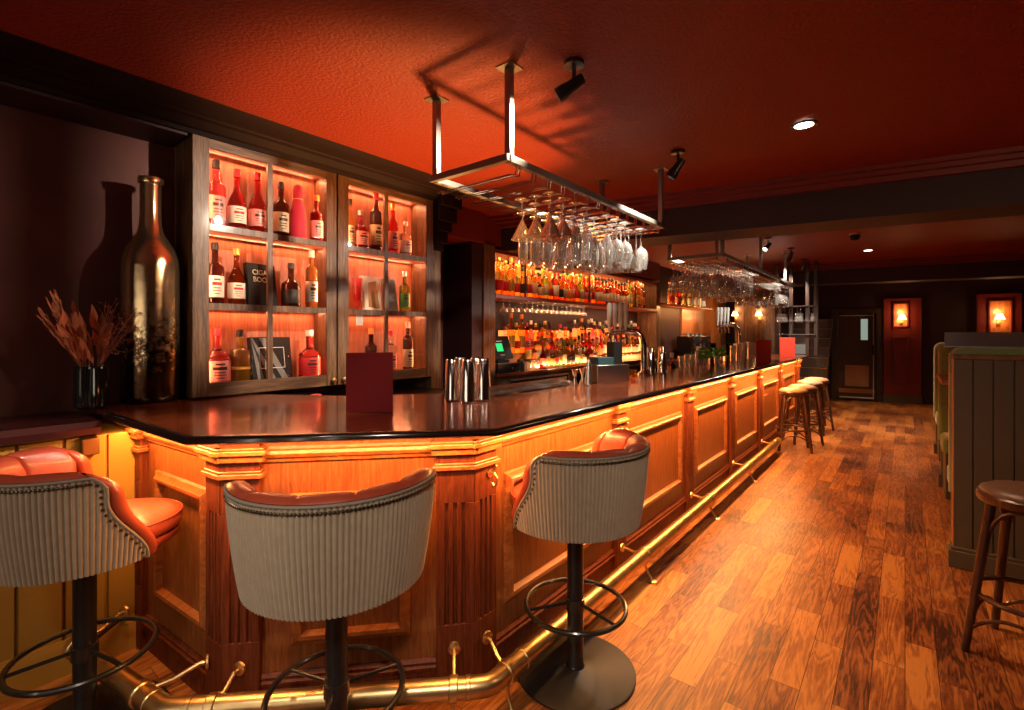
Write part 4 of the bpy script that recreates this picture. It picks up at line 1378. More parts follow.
# giant mirrored bottle
bz = 1.1305
t = thing('giant_bottle', 'giant mirrored amber glass bottle standing left of the cabinets', 'bottle', (-3.165, 0.84, bz))
prof = [(0, 0), (0.118, 0), (0.127, 0.012), (0.130, 0.04), (0.130, 0.72), (0.124, 0.77), (0.108, 0.82), (0.080, 0.87), (0.060, 0.905), (0.051, 0.94), (0.048, 1.0), (0.047, 1.17)]
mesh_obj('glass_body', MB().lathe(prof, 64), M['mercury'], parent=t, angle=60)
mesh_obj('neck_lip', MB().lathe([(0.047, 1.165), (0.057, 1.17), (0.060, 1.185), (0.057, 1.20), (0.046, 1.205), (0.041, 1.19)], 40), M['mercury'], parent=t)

# dried flower pot
px_, py_w = -3.12, 0.585
t = thing('dried_flower_pot', 'black fluted pot of dried orange leaves and sprigs on the ledge', 'plant', (px_, py_w, 1.1305))
rows = []
prf = [(0.050, 0.0), (0.066, 0.01), (0.068, 0.03), (0.068, 0.155), (0.064, 0.17), (0.058, 0.17), (0.056, 0.14)]
for r, z in prf:
    rows.append([Vector(((r - 0.0025 * (k % 2)) * cos(2 * PI * k / 72), (r - 0.0025 * (k % 2)) * sin(2 * PI * k / 72), z)) for k in range(72)])
mb = MB().grid(rows, closed=True)
mb.lathe([(0, 0.0), (0.05, 0.0)], 24).lathe([(0, 0.13), (0.057, 0.135)], 24)
mesh_obj('pot', mb, M['fluted'], parent=t)
rnd = random.Random(3)
lv, st, sp = MB(), MB(), MB()


def leaf(mb, p, d, L_, w, up=None):
    d = d.normalized()
    s_ = d.cross(Vector((rnd.uniform(-1, 1), rnd.uniform(-1, 1), rnd.uniform(-.3, .3)))).normalized()
    n = d.cross(s_)
    vs = [p, p + d * L_ * .3 + s_ * w + n * w * .3, p + d * L_ * .65 + s_ * w * .8 + n * w * .3, p + d * L_, p + d * L_ * .65 - s_ * w * .8 + n * w * .3, p + d * L_ * .3 - s_ * w + n * w * .3, p + d * L_ * .5]
    mb.add(vs, [(0, 1, 6), (1, 2, 6), (2, 3, 6), (3, 4, 6), (4, 5, 6), (5, 0, 6)])


for k in range(20):
    a = rnd.uniform(0, 2 * PI)
    lean_ = rnd.uniform(0.05, 0.40)
    d = Vector((cos(a) * lean_, sin(a) * lean_ - 0.10, 1)).normalized()
    base = Vector((cos(a) * 0.03, sin(a) * 0.03, 0.13))
    Ls = rnd.uniform(0.12, 0.26)
    st.tube([base, base + d * Ls * .6, base + d * Ls + Vector((0, 0, -0.0))], 0.0018, 5)
    for j in range(5):
        p0 = base + d * Ls * (0.35 + 0.16 * j)
        dd = (d + Vector((rnd.uniform(-.5, .5), rnd.uniform(-.5, .5), rnd.uniform(-.1, .4)))).normalized()
        leaf(lv, p0, dd, rnd.uniform(0.055, 0.09), rnd.uniform(0.012, 0.020))
for k in range(16):   # thin feathery stems leaning left
    d = Vector((rnd.uniform(-.1, .25), -rnd.uniform(.35, .75), 1)).normalized()
    base = Vector((0, -0.02, 0.14))
    Ls = rnd.uniform(0.24, 0.36)
    st.tube([base, base + d * Ls * .5 + Vector((0, 0, .01)), base + d * Ls], 0.0014, 5)
    for j in range(9):
        p0 = base + d * Ls * (0.45 + 0.06 * j)
        leaf(lv, p0, d + Vector((rnd.uniform(-.2, .2), rnd.uniform(-.3, .3), 0)), 0.03, 0.0032)
for k in range(26):   # wispy sprigs to the right
    d = Vector((rnd.uniform(-.1, .5), rnd.uniform(.0, .75), 1)).normalized()
    base = Vector((0.0, 0.02, 0.14))
    Ls = rnd.uniform(0.16, 0.31)
    tip = base + d * Ls
    sp.tube([base, base + d * Ls * .5 + Vector((0, 0.0, .015)), tip], 0.0010, 4)
    for j in range(9):
        dd = Vector((rnd.uniform(-1, 1), rnd.uniform(-1, 1), rnd.uniform(-.2, 1))).normalized()
        q0 = base + d * Ls * rnd.uniform(.5, 1)
        q1 = q0 + dd * rnd.uniform(.02, .05)
        sp.tube([q0, q1], 0.0008, 3)
        leaf(sp, q1, dd, 0.008, 0.003)
mesh_obj('stems', st, M['dry_dk'], parent=t)
tag(mesh_obj('dried_leaves', lv, M['dry'], parent=t, smooth=False), 'rust orange dried leaves')
mesh_obj('sprigs', sp, M['dry_dk'], parent=t, smooth=False)
t.scale = (1, 1, 1.22)

# ------------------------------------------------------------------ BACK BAR
XB = -3.30          # front plane of the back bar
XW = -3.66          # its rear wall
YB0, YB1 = 3.84, 8.05
CZ = 1.075          # back counter height
t = thing('back_bar', 'wooden back bar recess with red lit shelf behind the long counter', 'shelving unit', (XB, 6.0, 0))
mesh_obj('side_post', MB().box((XW, 3.66, 0), (XB, YB0, 2.40)), M['cab_wood'], parent=t, world_pos=True, bevel=0.004)
mesh_obj('side_post', MB().box((XW, YB1, 0), (XB, YB1 + 0.16, 2.34)), M['cab_wood'], parent=t, world_pos=True, bevel=0.004)
mesh_obj('header', MB().box((XW, YB0, 2.33), (XB, YB1, 2.37)).box((XW, 3.0, 2.40), (XB + 0.02, 3.66, CEIL)).box((XW, 3.66, 2.40), (XB - .02, YB1 + .2, CEIL)), M['red_paint'], parent=t, world_pos=True)
mesh_obj('back_panel', MB().box((XW - 0.04, YB0, 0.9), (XW, YB1, 2.33)), M['beam'], parent=t, world_pos=True)
mesh_obj('glow_panel', MB().box((XW, YB0 + 0.47, CZ + 0.01), (XW + 0.004, YB1 - 0.35, 1.53)), M['glow_wall'], parent=t, world_pos=True)  # glowing sheet in place of a lit stretch of rear wall
mesh_obj('glow_panel', MB().box((XW, YB0 + 0.02, 1.95), (XW + 0.004, YB1 - 0.42, 2.30)), M['glow_wall'], parent=t, world_pos=True)
mesh_obj('shelf', MB().box((XW, YB0, 1.865), (XB + 0.005, YB1, 1.905)), M['red_wood'], parent=t, world_pos=True, bevel=0.003)
mesh_obj('shelf_riser', MB().box((XW, YB0, 1.905), (XW + 0.15, YB1, 1.945)), M['red_wood'], parent=t, world_pos=True)
mesh_obj('counter', MB().box((XW, YB0, CZ - 0.035), (XB + 0.03, YB1, CZ)), M['top'], parent=t, world_pos=True, bevel=0.004)
mesh_obj('step', MB().box((XW, YB0 + 0.75, CZ), (XW + 0.21, YB1, CZ + 0.075)), M['orange_wood'], parent=t, world_pos=True)
mesh_obj('step', MB().box((XW, YB0 + 0.45, CZ + 0.075), (XW + 0.11, YB1, CZ + 0.19)), M['orange_wood'], parent=t, world_pos=True)
for yy in (4.364, 5.79, 7.23):
    mesh_obj('divider', MB().box((XB - 0.02, yy - 0.008, 1.905), (XB, yy + 0.008, 2.33)), M['dark_wood'], parent=t, world_pos=True)
# base cabinets with steel-framed dark fridges
mesh_obj('base_panel', MB().box((XW, YB0, 0), (XB - 0.03, YB1, CZ - 0.035)), M['cab_wood'], parent=t, world_pos=True)
for k in range(3):
    y0 = YB0 + 0.25 + k * 1.3
    fr = thing('bottle_fridge', ['nearest', 'middle', 'farthest'][k] + ' dark glass bottle fridge under the back bar', 'fridge', (XB - 0.03, y0 + 0.6, 0.15), 0, 'fridges under the back bar')
    mesh_obj('door', MB().box((XB - 0.029, y0 + .02, 0.17), (XB - 0.02, y0 + 1.18, 0.98)), M['black_gloss'], parent=fr, world_pos=True)
    mesh_obj('door_frame', MB().box((XB - 0.029, y0, 0.15), (XB - 0.012, y0 + .02, 1.0)).box((XB - 0.029, y0 + 1.18, 0.15), (XB - 0.012, y0 + 1.2, 1.0)).box((XB - 0.029, y0, 0.98), (XB - 0.012, y0 + 1.2, 1.0)).box((XB - 0.029, y0, 0.15), (XB - 0.012, y0 + 1.2, 0.17)), M['steel'], parent=fr, world_pos=True)
strip('shelf_led', (XW + 0.03, YB0 + .1, 2.31), (XW + 0.03, YB1 - .1, 2.31), 8, (1.0, 0.34, 0.10), (0.5, 0, -1), 0.03)
strip('shelf_led', (XB - 0.02, YB0 + .6, 1.855), (XB - 0.02, YB1 - .1, 1.855), 20, (1.0, 0.50, 0.24), (-0.1, 0, -1), 0.03)
strip('shelf_led', (XB - 0.01, YB0 + .1, 2.31), (XB - 0.01, YB1 - .1, 2.31), 14, (1.0, 0.50, 0.20), (-0.6, 0, -1), 0.02)

strip('shelf_led', (XB - 0.03, YB0 + .7, CZ + 0.03), (XB - 0.03, YB1 - .2, CZ + 0.03), 13, (1.0, 0.48, 0.18), (-1, 0, 0.45), 0.02)  # unseen strip added to brighten the lower bottles
structure('wall_dark_box', MB().box((-3.72, 3.50, 0), (XB - 0.012, 3.658, 2.40)), M['beam'], loc=(0, 0, 0))  # dark box added so the near face of the post stays dark

# bottle prototypes for the back bar: one mesh each, copied along the rows
protos = []
combos = [('round', 'amber', 'gold', 'cream'), ('sloped', 'red', 'red', 'pinklabel'), ('slim', 'gold', 'black', 'white'), ('squat', 'amber', 'black', 'cream'), ('tall', 'clear', 'silver', 'orange'),
          ('flask', 'clear', 'red', 'white'), ('round', 'brown', 'black', 'white'), ('sloped', 'gold', 'gold', 'red'), ('tall', 'amber', 'orange', 'gold'), ('round', 'green', 'green', 'cream'),
          ('slim', 'pink', 'white', 'pinklabel'), ('flask', 'amber', 'black', 'black'), ('round', 'clear', 'gold', 'gold'), ('squat', 'gold', 'red', 'orange')]
DESC = {'brown': 'brown', 'amber': 'amber', 'red': 'red', 'gold': 'golden', 'clear': 'clear', 'dark': 'dark', 'green': 'green', 'pink': 'pink'}
SHN = {'round': 'round-shouldered', 'sloped': 'sloping', 'slim': 'slim', 'squat': 'squat', 'tall': 'tall', 'flask': 'broad'}
used = set()


def ordinal(n):
    if n <= 20:
        return ['first', 'second', 'third', 'fourth', 'fifth', 'sixth', 'seventh', 'eighth', 'ninth', 'tenth', 'eleventh', 'twelfth', 'thirteenth', 'fourteenth', 'fifteenth', 'sixteenth', 'seventeenth', 'eighteenth', 'nineteenth', 'twentieth'][n - 1]
    return f"{n}{'th' if 10 < n % 100 < 14 else {1: 'st', 2: 'nd', 3: 'rd'}.get(n % 10, 'th')}"


PROTO = {}
rb = random.Random(11)


def row_bottle(i, loc, label, group, sc):
    global PROTO
    if i not in PROTO:
        sh, lq, cp, lb = combos[i]
        PROTO[i] = bottle(loc, sh, lq, cp, lb, label, group, 1.0, single=True, seg=12, labspan=(0.14, 0.44))
        o = PROTO[i]
    else:
        o = PROTO[i].copy()
        COL.objects.link(o)
        o.location = loc
        retag(o, label, group)
    o.scale = (sc, sc, sc)
    return o


rows_ = [
    ('front row of the upper back bar shelf', XB - 0.07, 1.9055, YB0 + 0.08, YB1 - 0.45, 1.08, 'bottles in the front row of the upper back bar shelf'),
    ('back row of the upper back bar shelf', XW + 0.08, 1.9455, YB0 + 0.08, YB1 - 0.45, 1.12, 'bottles in the back row of the upper back bar shelf'),
    ('front row on the back counter', XW + 0.26, CZ + 0.0005, YB0 + 0.95, YB1 - 1.9, 0.92, 'bottles in the front row on the back counter'),
    ('middle stepped row on the back counter', XW + 0.16, CZ + 0.0755, YB0 + 0.78, YB1 - 0.1, 1.0, 'bottles in the middle row on the back counter'),
    ('rear stepped row on the back counter', XW + 0.06, CZ + 0.1905, YB0 + 0.47, YB1 - 0.1, 1.10, 'bottles in the rear row on the back counter'),
]
for rn, x_, z_, y0, y1, sc, grp in rows_:
    y = y0
    n = 0
    while y < y1:
        n += 1
        i = rb.randrange(len(combos))
        if 'front row of' in rn and y > 6.0 and y < 7.0:
            i = 6
        sh, lq, cp, lb = combos[i]
        k_ = sc * rb.uniform(0.88, 1.04)
        rad_ = SHAPES[sh][0] * 1.20 * k_
        y += rad_
        row_bottle(i, (x_ + rb.uniform(-0.003, 0.003), y, z_), f'{SHN[sh]} {DESC[lq]} bottle, {ordinal(n)} from left, {rn}', grp, k_)
        y += rad_ + rb.uniform(0.003, 0.011)

# coupe glasses upside down under the shelf
GX = 'coupe glasses hanging under the back bar shelf'


def coupe_mesh():
    return MB().lathe([(0.033, 0), (0.033, -0.002), (0.006, -0.005), (0.004, -0.012), (0.004, -0.07), (0.012, -0.078), (0.040, -0.095), (0.048, -0.125), (0.0465, -0.125), (0.039, -0.098), (0.010, -0.082), (0, -0.08)], 16)


first = None
for k in range(17):
    loc = (XB - 0.06, YB0 + 0.20 + k * 0.105, 1.858)
    lb = f'upside-down coupe glass, {ordinal(k + 1)} from left, hanging under the back bar shelf'
    if first is None:
        first = mesh_obj('coupe_glass', coupe_mesh(), M['rackglass'], loc=loc)
        tag(first, lb, 'glass', GX)
    else:
        o = first.copy(); COL.objects.link(o); o.location = loc; retag(o, lb)
# bracket rail those coupes hang from
o = mesh_obj('glass_hanger', MB().box((XB - 0.10, YB0 + .1, 1.858), (XB - 0.085, YB0 + 1.8, 1.864)).box((XB - 0.035, YB0 + .1, 1.858), (XB - 0.02, YB0 + 1.8, 1.864)), M['steel'])
tag(o, 'thin steel hanger rail under the red back bar shelf', 'rail')

# small lit lantern, till
t = thing('table_lantern', 'small bright white lantern on the back bar left of bottles', 'lamp', (XW + 0.16, 3.99, CZ + 0.0))
mesh_obj('stand', MB().lathe([(0.03, 0), (0.03, .006), (0.008, .012), (0.008, 0.50), (0.03, 0.51), (0, 0.515)], 14), M['bronze'], parent=t)
mesh_obj('lit_globe', MB().lathe([(0, 0.515), (0.032, 0.525), (0.040, 0.57), (0.034, 0.63), (0, 0.65)], 16), plain('lit_white_glass', (1, 1, 1), 0.5, emit=(1, 0.85, 0.6), estr=5), parent=t)
t = thing('cash_register', 'black touch screen till with green display on the back counter', 'till', (XB - 0.13, 4.06, CZ), 0)
mesh_obj('cash_drawer', MB().box((-0.14, -0.19, 0.0), (0.14, 0.19, 0.10)), M['black'], parent=t, bevel=0.005)
mesh_obj('drawer_lock', MB().lathe([(0.008, 0), (0.008, 0.004), (0, 0.004)], 10, mat=Matrix.Translation((0.14, 0.05, 0.05)) @ Matrix.Rotation(PI / 2, 4, 'Y')), M['chrome'], parent=t)
mesh_obj('top_plate', MB().box((-0.145, -0.195, 0.10), (0.145, 0.195, 0.108)), M['steel'], parent=t)
mesh_obj('stand', MB().box((-0.08, -0.10, 0.108), (0.06, 0.10, 0.135)).box((-0.05, -0.04, 0.135), (0.0, 0.04, 0.20)), M['black'], parent=t, bevel=0.004)
Tm = Matrix.Translation((0.02, 0, 0.27)) @ Matrix.Rotation(-0.32, 4, 'Y')
mesh_obj('monitor', MB().box((-0.02, -0.17, -0.13), (0.0, 0.17, 0.13), 0, Tm), M['black'], parent=t, bevel=0.006)
scr = mesh_obj('screen', MB().box((0.0, -0.075, -0.045), (0.0015, 0.03, 0.045), 0, Tm), M['green_screen'], parent=t)
tag(scr, 'glowing green display')
mesh_obj('screen_caption', MB().box((0.0, -0.05, 0.065), (0.0012, 0.04, 0.073), 0, Tm).box((0.0, -0.04, -0.09), (0.0012, 0.03, -0.084), 0, Tm), M['soft_white'], parent=t)
# ornament jars by the till
for k, (yy, nm, lb, mt, hh) in enumerate(((4.38, 'tea_caddy', 'black round caddy right of the till', 'black', 0.13), (4.50, 'storage_jar', 'small pale jar right of the black caddy', 'cupglass', 0.10), (4.66, 'storage_jar', 'clear glass jar in front of the first back counter bottles', 'cupglass', 0.12))):
    t = thing(nm, lb, 'jar', (XB - 0.09, yy, CZ), 0)
    mesh_obj('jar_body', MB().lathe([(0, 0), (0.045, 0), (0.05, 0.01), (0.05, hh * .75), (0.035, hh * .9), (0, hh * .9)], 18), M[mt], parent=t)
    mesh_obj('lid', MB().lathe([(0.036, hh * .9), (0.038, hh * .93), (0.036, hh), (0.008, hh * 1.02), (0.008, hh * 1.12), (0, hh * 1.13)], 18), M['bronze'], parent=t)
# framed plate on the side panel of the end bay
o = mesh_obj('side_divider', MB().box((XW, YB1 - 0.42, 1.906), (XB - 0.1, YB1 - 0.40, 2.32)), M['orange_wood'])
tag(o, 'orange veneer divider at the right end of the upper shelf', 'panel')

# second bay: short lit shelf, orange veneer panel, coffee machine
XS = -3.05
structure('wall_bay', MB().box((-3.72, 8.30, 0), (XS - 0.36, 9.6, CEIL)), M['beam'], loc=(0, 0, 0))
t = thing('wall_shelf', 'short lit wooden shelf of bottles beyond the main back bar', 'shelf', (XS, 8.7, 1.9))
sy0, sy1 = Xp(675, 305, XS).y, Xp(712, 311, XS).y
szz = Xp(675, 304, XS).z
mesh_obj('board', MB().box((XS - 0.34, sy0, szz - 0.03), (XS, sy1, szz)), M['orange_wood'], parent=t, world_pos=True, bevel=0.003)
strip('shelf_led', (XS - 0.30, sy0 + .05, szz + 0.02), (XS - 0.30, sy1 - .05, szz + 0.02), 7, (1.0, 0.5, 0.18), (0.4, 0, 1), 0.02)
strip('shelf_led', (XS - 0.10, sy0 + .05, szz - 0.035), (XS - 0.10, sy1 - .05, szz - 0.035), 14, (1.0, 0.42, 0.12), (-0.7, 0, -1), 0.02)
for k in range(12):
    i = [7, 4, 1, 13, 8, 12, 9, 2, 0, 9, 5, 3][k]
    sh, lq, cp, lb = combos[i]
    row_bottle(i, (XS - 0.08 - 0.1 * (k % 2), sy0 + 0.08 + k * (sy1 - sy0 - .15) / 11.5, szz + 0.0006), f'{SHN[sh]} {DESC[lq]} bottle, {ordinal(k + 1)} from left on the short lit shelf', 'bottles on the short lit shelf', 1.0)
oy0, oy1 = Xp(689, 330, XS - 0.3).y, Xp(727, 330, XS - 0.3).y
o = mesh_obj('veneer_panel', MB().box((XS - 0.36, oy0 - .3, 0.0), (XS - 0.33, oy1, 2.5)), M['orange_wood'])
tag(o, 'orange lit veneer panel behind the coffee machine', 'panel')
mb = MB().box((XS - 0.33, 8.35, 0), (XS + 0.15, oy1, 1.02))
o = mesh_obj('back_cabinet', mb, M['dark_wood'])
tag(o, 'dark base cabinet under the coffee machine', 'cabinet')
cy = (Xp(700, 360, XS).y)
t = thing('coffee_machine', 'black and chrome espresso machine on the far back counter', 'coffee machine', (XS - 0.05, cy, 1.02))
mesh_obj('machine_body', MB().box((-0.22, -0.5, 0.10), (0.10, 0.5, 0.42)).box((-0.20, -0.48, 0), (0.16, 0.48, 0.08)), M['black_gloss'], parent=t, bevel=0.015)
mesh_obj('drip_tray', MB().box((-0.05, -0.45, 0.08), (0.2, 0.45, 0.10)), M['steel'], parent=t)
mesh_obj('cup_rail', MB().tube([(0.10, -0.48, 0.46), (0.10, 0.48, 0.46), (-0.2, 0.48, 0.46), (-0.2, -0.48, 0.46)], 0.008, 6, closed=True), M['chrome'], parent=t)
for yy in (-0.25, 0.25):
    g = mesh_obj('group_head', MB().lathe([(0.0, 0.20), (0.036, 0.20), (0.036, 0.28), (0, 0.28)], 14, mat=Matrix.Translation((0.14, yy, 0))), M['chrome'], parent=t)
    mesh_obj('portafilter_handle', MB().tube([(0.14, yy, 0.2), (0.30, yy, 0.185)], [0.012, 0.016], 8), M['black'], parent=g)
    mesh_obj('pressure_gauge', MB().lathe([(0.03, 0), (0.03, 0.01), (0, 0.01)], 14, mat=Matrix.Translation((0.10, yy + 0.12, 0.33)) @ Matrix.Rotation(PI / 2, 4, 'Y')), M['chrome'], parent=t)
for k in range(7):
    o = mesh_obj('coffee_cup', MB().lathe([(0, 0), (0.022, 0), (0.036, 0.05), (0.033, 0.05), (0.02, 0.006), (0, 0.006)], 12), M['bronze'] if k % 2 else M['soft_white'], loc=(XS - 0.10, cy - 0.38 + k * 0.12, 1.4405))
    tag(o, f'small coffee cup, {ordinal(k + 1)} from left on top of the espresso machine', 'cup', 'cups on the espresso machine')

# ------------------------------------------------------------------ HANGING GLASS RACKS
def wine_mesh(kind):
    if kind == 'wine':
        p = [(0.034, 0), (0.034, -0.002), (0.008, -0.006), (0.0038, -0.014), (0.0036, -0.085), (0.010, -0.094), (0.030, -0.108), (0.041, -0.135), (0.040, -0.165), (0.032, -0.205), (0.031, -0.205), (0.039, -0.165), (0.040, -0.135), (0.029, -0.110), (0, -0.098)]
    elif kind == 'martini':
        p = [(0.034, 0), (0.034, -0.002), (0.008, -0.006), (0.0038, -0.014), (0.0036, -0.080), (0.006, -0.086), (0.052, -0.165), (0.0508, -0.165), (0.005, -0.09), (0, -0.089)]
    else:
        p = [(0.032, 0), (0.032, -0.002), (0.008, -0.006), (0.0038, -0.014), (0.0036, -0.075), (0.012, -0.09), (0.026, -0.12), (0.028, -0.17), (0.025, -0.235), (0.024, -0.235), (0.027, -0.17), (0.025, -0.122), (0, -0.092)]
    return MB().lathe(p, 18)


GP = {}


def hang_glass(kind, loc, label, group, s=1.0):
    if kind not in GP:
        o = mesh_obj({'wine': 'wine_glass', 'martini': 'martini_glass', 'flute': 'champagne_flute'}[kind], wine_mesh(kind), M['rackglass'], loc=loc, angle=60)
        tag(o, label, 'glass', group)
        GP[kind] = o
    else:
        o = GP[kind].copy(); COL.objects.link(o); o.location = loc; retag(o, label, group)
    o.scale = (1.2 * s, 1.2 * s, 1.36 * s)
    return o


def rack(xa, xb, y0, y1, zb, posts, label, group, skip, nx, dy, which, rngseed):
    """xa back rail, xb front rail"""
    t = thing('glass_rack', label, 'glass rack', ((xa + xb) / 2, (y0 + y1) / 2, zb), 0, 'ceiling-hung steel glass racks')
    w = 0.016
    mesh_obj('frame', MB().box((xa - w, y0, zb - w), (xa + w, y1, zb + w)).box((xb - w, y0, zb - w), (xb + w, y1, zb + w)).box((xa - w, y0 - w, zb - w), (xb + w, y0 + w, zb + w)).box((xa - w, y1 - w, zb - w), (xb + w, y1 + w, zb + w)), M['rack'], parent=t, world_pos=True, bevel=0.002)
    for yy in posts:
        for xx in (xa, xb):
            p = mesh_obj('hanging_post', MB().box((xx - w, yy - w, zb + w), (xx + w, yy + w, CEIL - 0.006)), M['rack'], parent=t, world_pos=True, bevel=0.002)
            q = mesh_obj('ceiling_plate', MB().box((xx - 0.045, yy - 0.045, CEIL - 0.006), (xx + 0.045, yy + 0.045, CEIL - 0.0005)), M['rack'], parent=t, world_pos=True)
    # paired rods carrying the feet of the glasses
    y = y0 + dy * 0.7
    n = 0
    rr = random.Random(rngseed)
    zr = zb - 0.045
    mb = MB()
    count = 0
    while y < y1 - 0.03:
        n += 1
        r_ = MB()
        for o_ in (-0.013, 0.013):
            r_.tube([(xb - 0.004, y + o_, zb - 0.012), (xb - 0.010, y + o_, zr - 0.01), (xb - 0.045, y + o_, zr), (xa - 0.02, y + o_, zr), (xa - 0.05, y + o_, zr + 0.002)], 0.0042, 6)
        mesh_obj('hanger_rods', r_, M['chrome'], parent=t, world_pos=True)
        if n > skip:
            for k in range(nx):
                if rr.random() < 0.05 or (skip and n <= skip + 2 and k > 2): continue
                count += 1
                x = xb - 0.085 - k * (xb - xa - 0.10) / (nx - 1 if nx > 1 else 1)
                hang_glass(which(n, k), (x, y, zr + 0.0065), f'upside-down stemmed glass, rod pair {n} from the near end, {ordinal(k + 1)} from room side, {group[0]}', group[1], rr.uniform(0.96, 1.05))
        y += dy
    return t


rack(-1.875, -1.395, 1.70, 3.50, 2.285, (1.72, 3.48), 'near steel glass rack hanging above the bar corner', ('near rack', 'glasses in the near rack'), 3, 5, 0.128,
     lambda n, k: 'martini' if n < 6 else ('flute' if n < 10 else 'wine'), 1)
rack(-1.905, -1.385, 4.98, 9.00, 2.265, (5.0, 6.62, 8.20), 'far steel glass rack hanging above the long counter', ('far rack', 'glasses in the far rack'), 0, 5, 0.115,
     lambda n, k: 'wine' if n % 9 < 6 else 'flute', 2)
for x0, nm in ((-1.86, 'near'),):
    pass

# ------------------------------------------------------------------ THINGS ON THE COUNTER
CT = 1.1315


def depth_of(p):
    return -p.x * _sa + p.y * _ca


def ctr(px, yb):
    p = Zp(px, yb, CT)
    return p, depth_of(p) / F_PX


def menu(px, yb, wpx, hpx, mat, label, group=None, rz=YAW):
    p, k = ctr(px, yb)
    w, h = wpx * k, hpx * k
    t = thing('menu', label, 'menu', p, rz, group)
    mesh_obj('front_cover', MB().box((-w / 2, -0.002, 0), (w / 2, 0.002, h)), mat, parent=t, bevel=0.001)
    T = Matrix.Translation((-w / 2, 0.002, 0)) @ Matrix.Rotation(math.radians(28), 4, 'Z')
    mesh_obj('back_cover', MB().box((0, 0, 0), (w, 0.004, h), 0, T), mat, parent=t, bevel=0.001)
    return t, w, h


t_, w_, h_ = menu(369.5, 412, 47, 59, M['menu'], 'large maroon folded menu standing on the near counter')
t_, w_, h_ = menu(763.5, 363, 15, 23, M['menu_red'], 'bright red menu card, left of two far along the counter', 'red menus on the counter')
text_part('lettering', 'MENU', 0.035, M['menu'], t_, (0, -0.0024, h_ * 0.68), (PI / 2, 0, 0)) if False else None
menu(787.5, 357, 15, 19.5, M['menu_red'], 'bright red menu card, right of two far along the counter', 'red menus on the counter')


def tin(px, yb, wpx, hpx, label, group, mat='chrome', name='shaker_tin', first={}):
    p, k = ctr(px, yb)
    w, h = wpx * k / 2, hpx * k
    t = thing(name, label, 'cup', p, 0, group)
    mb = MB().lathe([(w * 0.96, 0), (w, 0.003), (w * 0.98, 0.008), (w * 0.80, h * 0.97), (w * 0.74, h), (0, h)], 28)
    mesh_obj('cup_wall', mb, M[mat], parent=t, angle=60)
    mesh_obj('rolled_rim', MB().lathe([(w * 0.98, 0.0), (w * 1.03, 0.003), (w * 0.99, 0.007)], 28, closed=True), M[mat], parent=t)
    return t


GT = 'upturned steel tins on the near counter'
tin(452, 400, 15.5, 41, 'leftmost upturned shiny steel tin of the cluster near the counter corner', GT)
tin(468, 402, 15.5, 43, 'second upturned steel tin, at the front of the cluster', GT)
tin(483, 400, 15.5, 42, 'third upturned steel tin, at right of the cluster', GT)
tin(460, 395.5, 13.5, 38.5, 'upturned steel tin behind, between the left two front ones', GT)
tin(476, 395.5, 13.5, 38.5, 'upturned steel tin behind, between the right two front ones', GT)
GT2 = 'tall upturned steel tins by the beer tap'
tin(651, 374.5, 9, 27, 'left of two tall steel tins right of the beer tap', GT2)
tin(662, 373, 9, 27, 'right of two tall steel tins right of the beer tap', GT2)

# glass-edged service trough along the rear edge of the counter
mb = MB()
a, b = Zp(492, 393, CT), Zp(568, 377, CT)
xm = (a.x + b.x) / 2 - 0.0
xm = -1.90
ya, yb_ = Xp(492, 393, xm).y, Xp(570, 377, xm).y
t = thing('bar_mat', 'long shallow steel drip trough along the rear counter edge', 'tray', (xm, (ya + yb_) / 2, CT))
mesh_obj('tray', MB().box((xm - 0.03, ya, CT), (xm + 0.03, yb_, CT + 0.006)).box((xm - 0.03, ya, CT), (xm - 0.026, yb_, CT + 0.05)), M['steel'], parent=t, world_pos=True)
mb = MB()
for k in range(14):
    y0 = ya + (yb_ - ya) * k / 14
    mb.box((xm - 0.018, y0 + 0.01, CT + 0.006), (xm + 0.018, y0 + (yb_ - ya) / 14 - 0.006, CT + 0.022))
mesh_obj('garnish_tubs', mb, M['cupglass'], parent=t, world_pos=True)

# jiggers
for px, yb2, lb in ((575, 385.5, 'left small steel jigger on the rear counter edge'), (582.5, 384, 'right small steel jigger beside the steel caddy')):
    p, k = ctr(px, yb2)
    h = 16 * k
    o = mesh_obj('jigger', MB().lathe([(0.020, 0), (0.021, 0.003), (0.007, h * .48), (0.007, h * .52), (0.022, h - .002), (0.020, h), (0, h * .6)], 18), M['chrome'], loc=p)
    tag(o, lb, 'jigger', 'steel jiggers')

# steel bar caddy with napkins
p, k = ctr(607, 382)
t = thing('bar_caddy', 'brushed steel napkin caddy with black inserts left of the beer tap', 'caddy', p, YAW + 0.35)
w, h = 36 * k, 18 * k
mesh_obj('tray_box', MB().box((-w / 2, -0.09, 0), (w / 2, 0.09, h)), M['steel'], parent=t, bevel=0.003)
mesh_obj('straw_holder', MB().box((w * 0.10, -0.05, h), (w * 0.38, 0.05, h + 22 * k)), M['black'], parent=t, bevel=0.002)
mesh_obj('napkin_stack', MB().box((-w * 0.42, -0.07, h), (w * 0.06, 0.07, h + 7 * k)), plain('teal_napkin', (0.02, 0.06, 0.07), 0.7), parent=t, bevel=0.003)
p, k = ctr(588.5, 385)
tin(588.5, 385.5, 7, 24, 'slim steel canister at the left end of the napkin caddy', None, 'steel', 'steel_canister')
p, k = ctr(632, 378.5)
o = mesh_obj('amber_tumbler', MB().lathe([(0, 0), (4.4 * k, 0), (5.2 * k, 9 * k), (4.8 * k, 9 * k), (4.0 * k, 0.01), (0, 0.01)], 18), liq('amber', LIQ['amber']), loc=p)
tag(o, 'short orange glass tumbler between steel caddy and beer tap', 'glass')


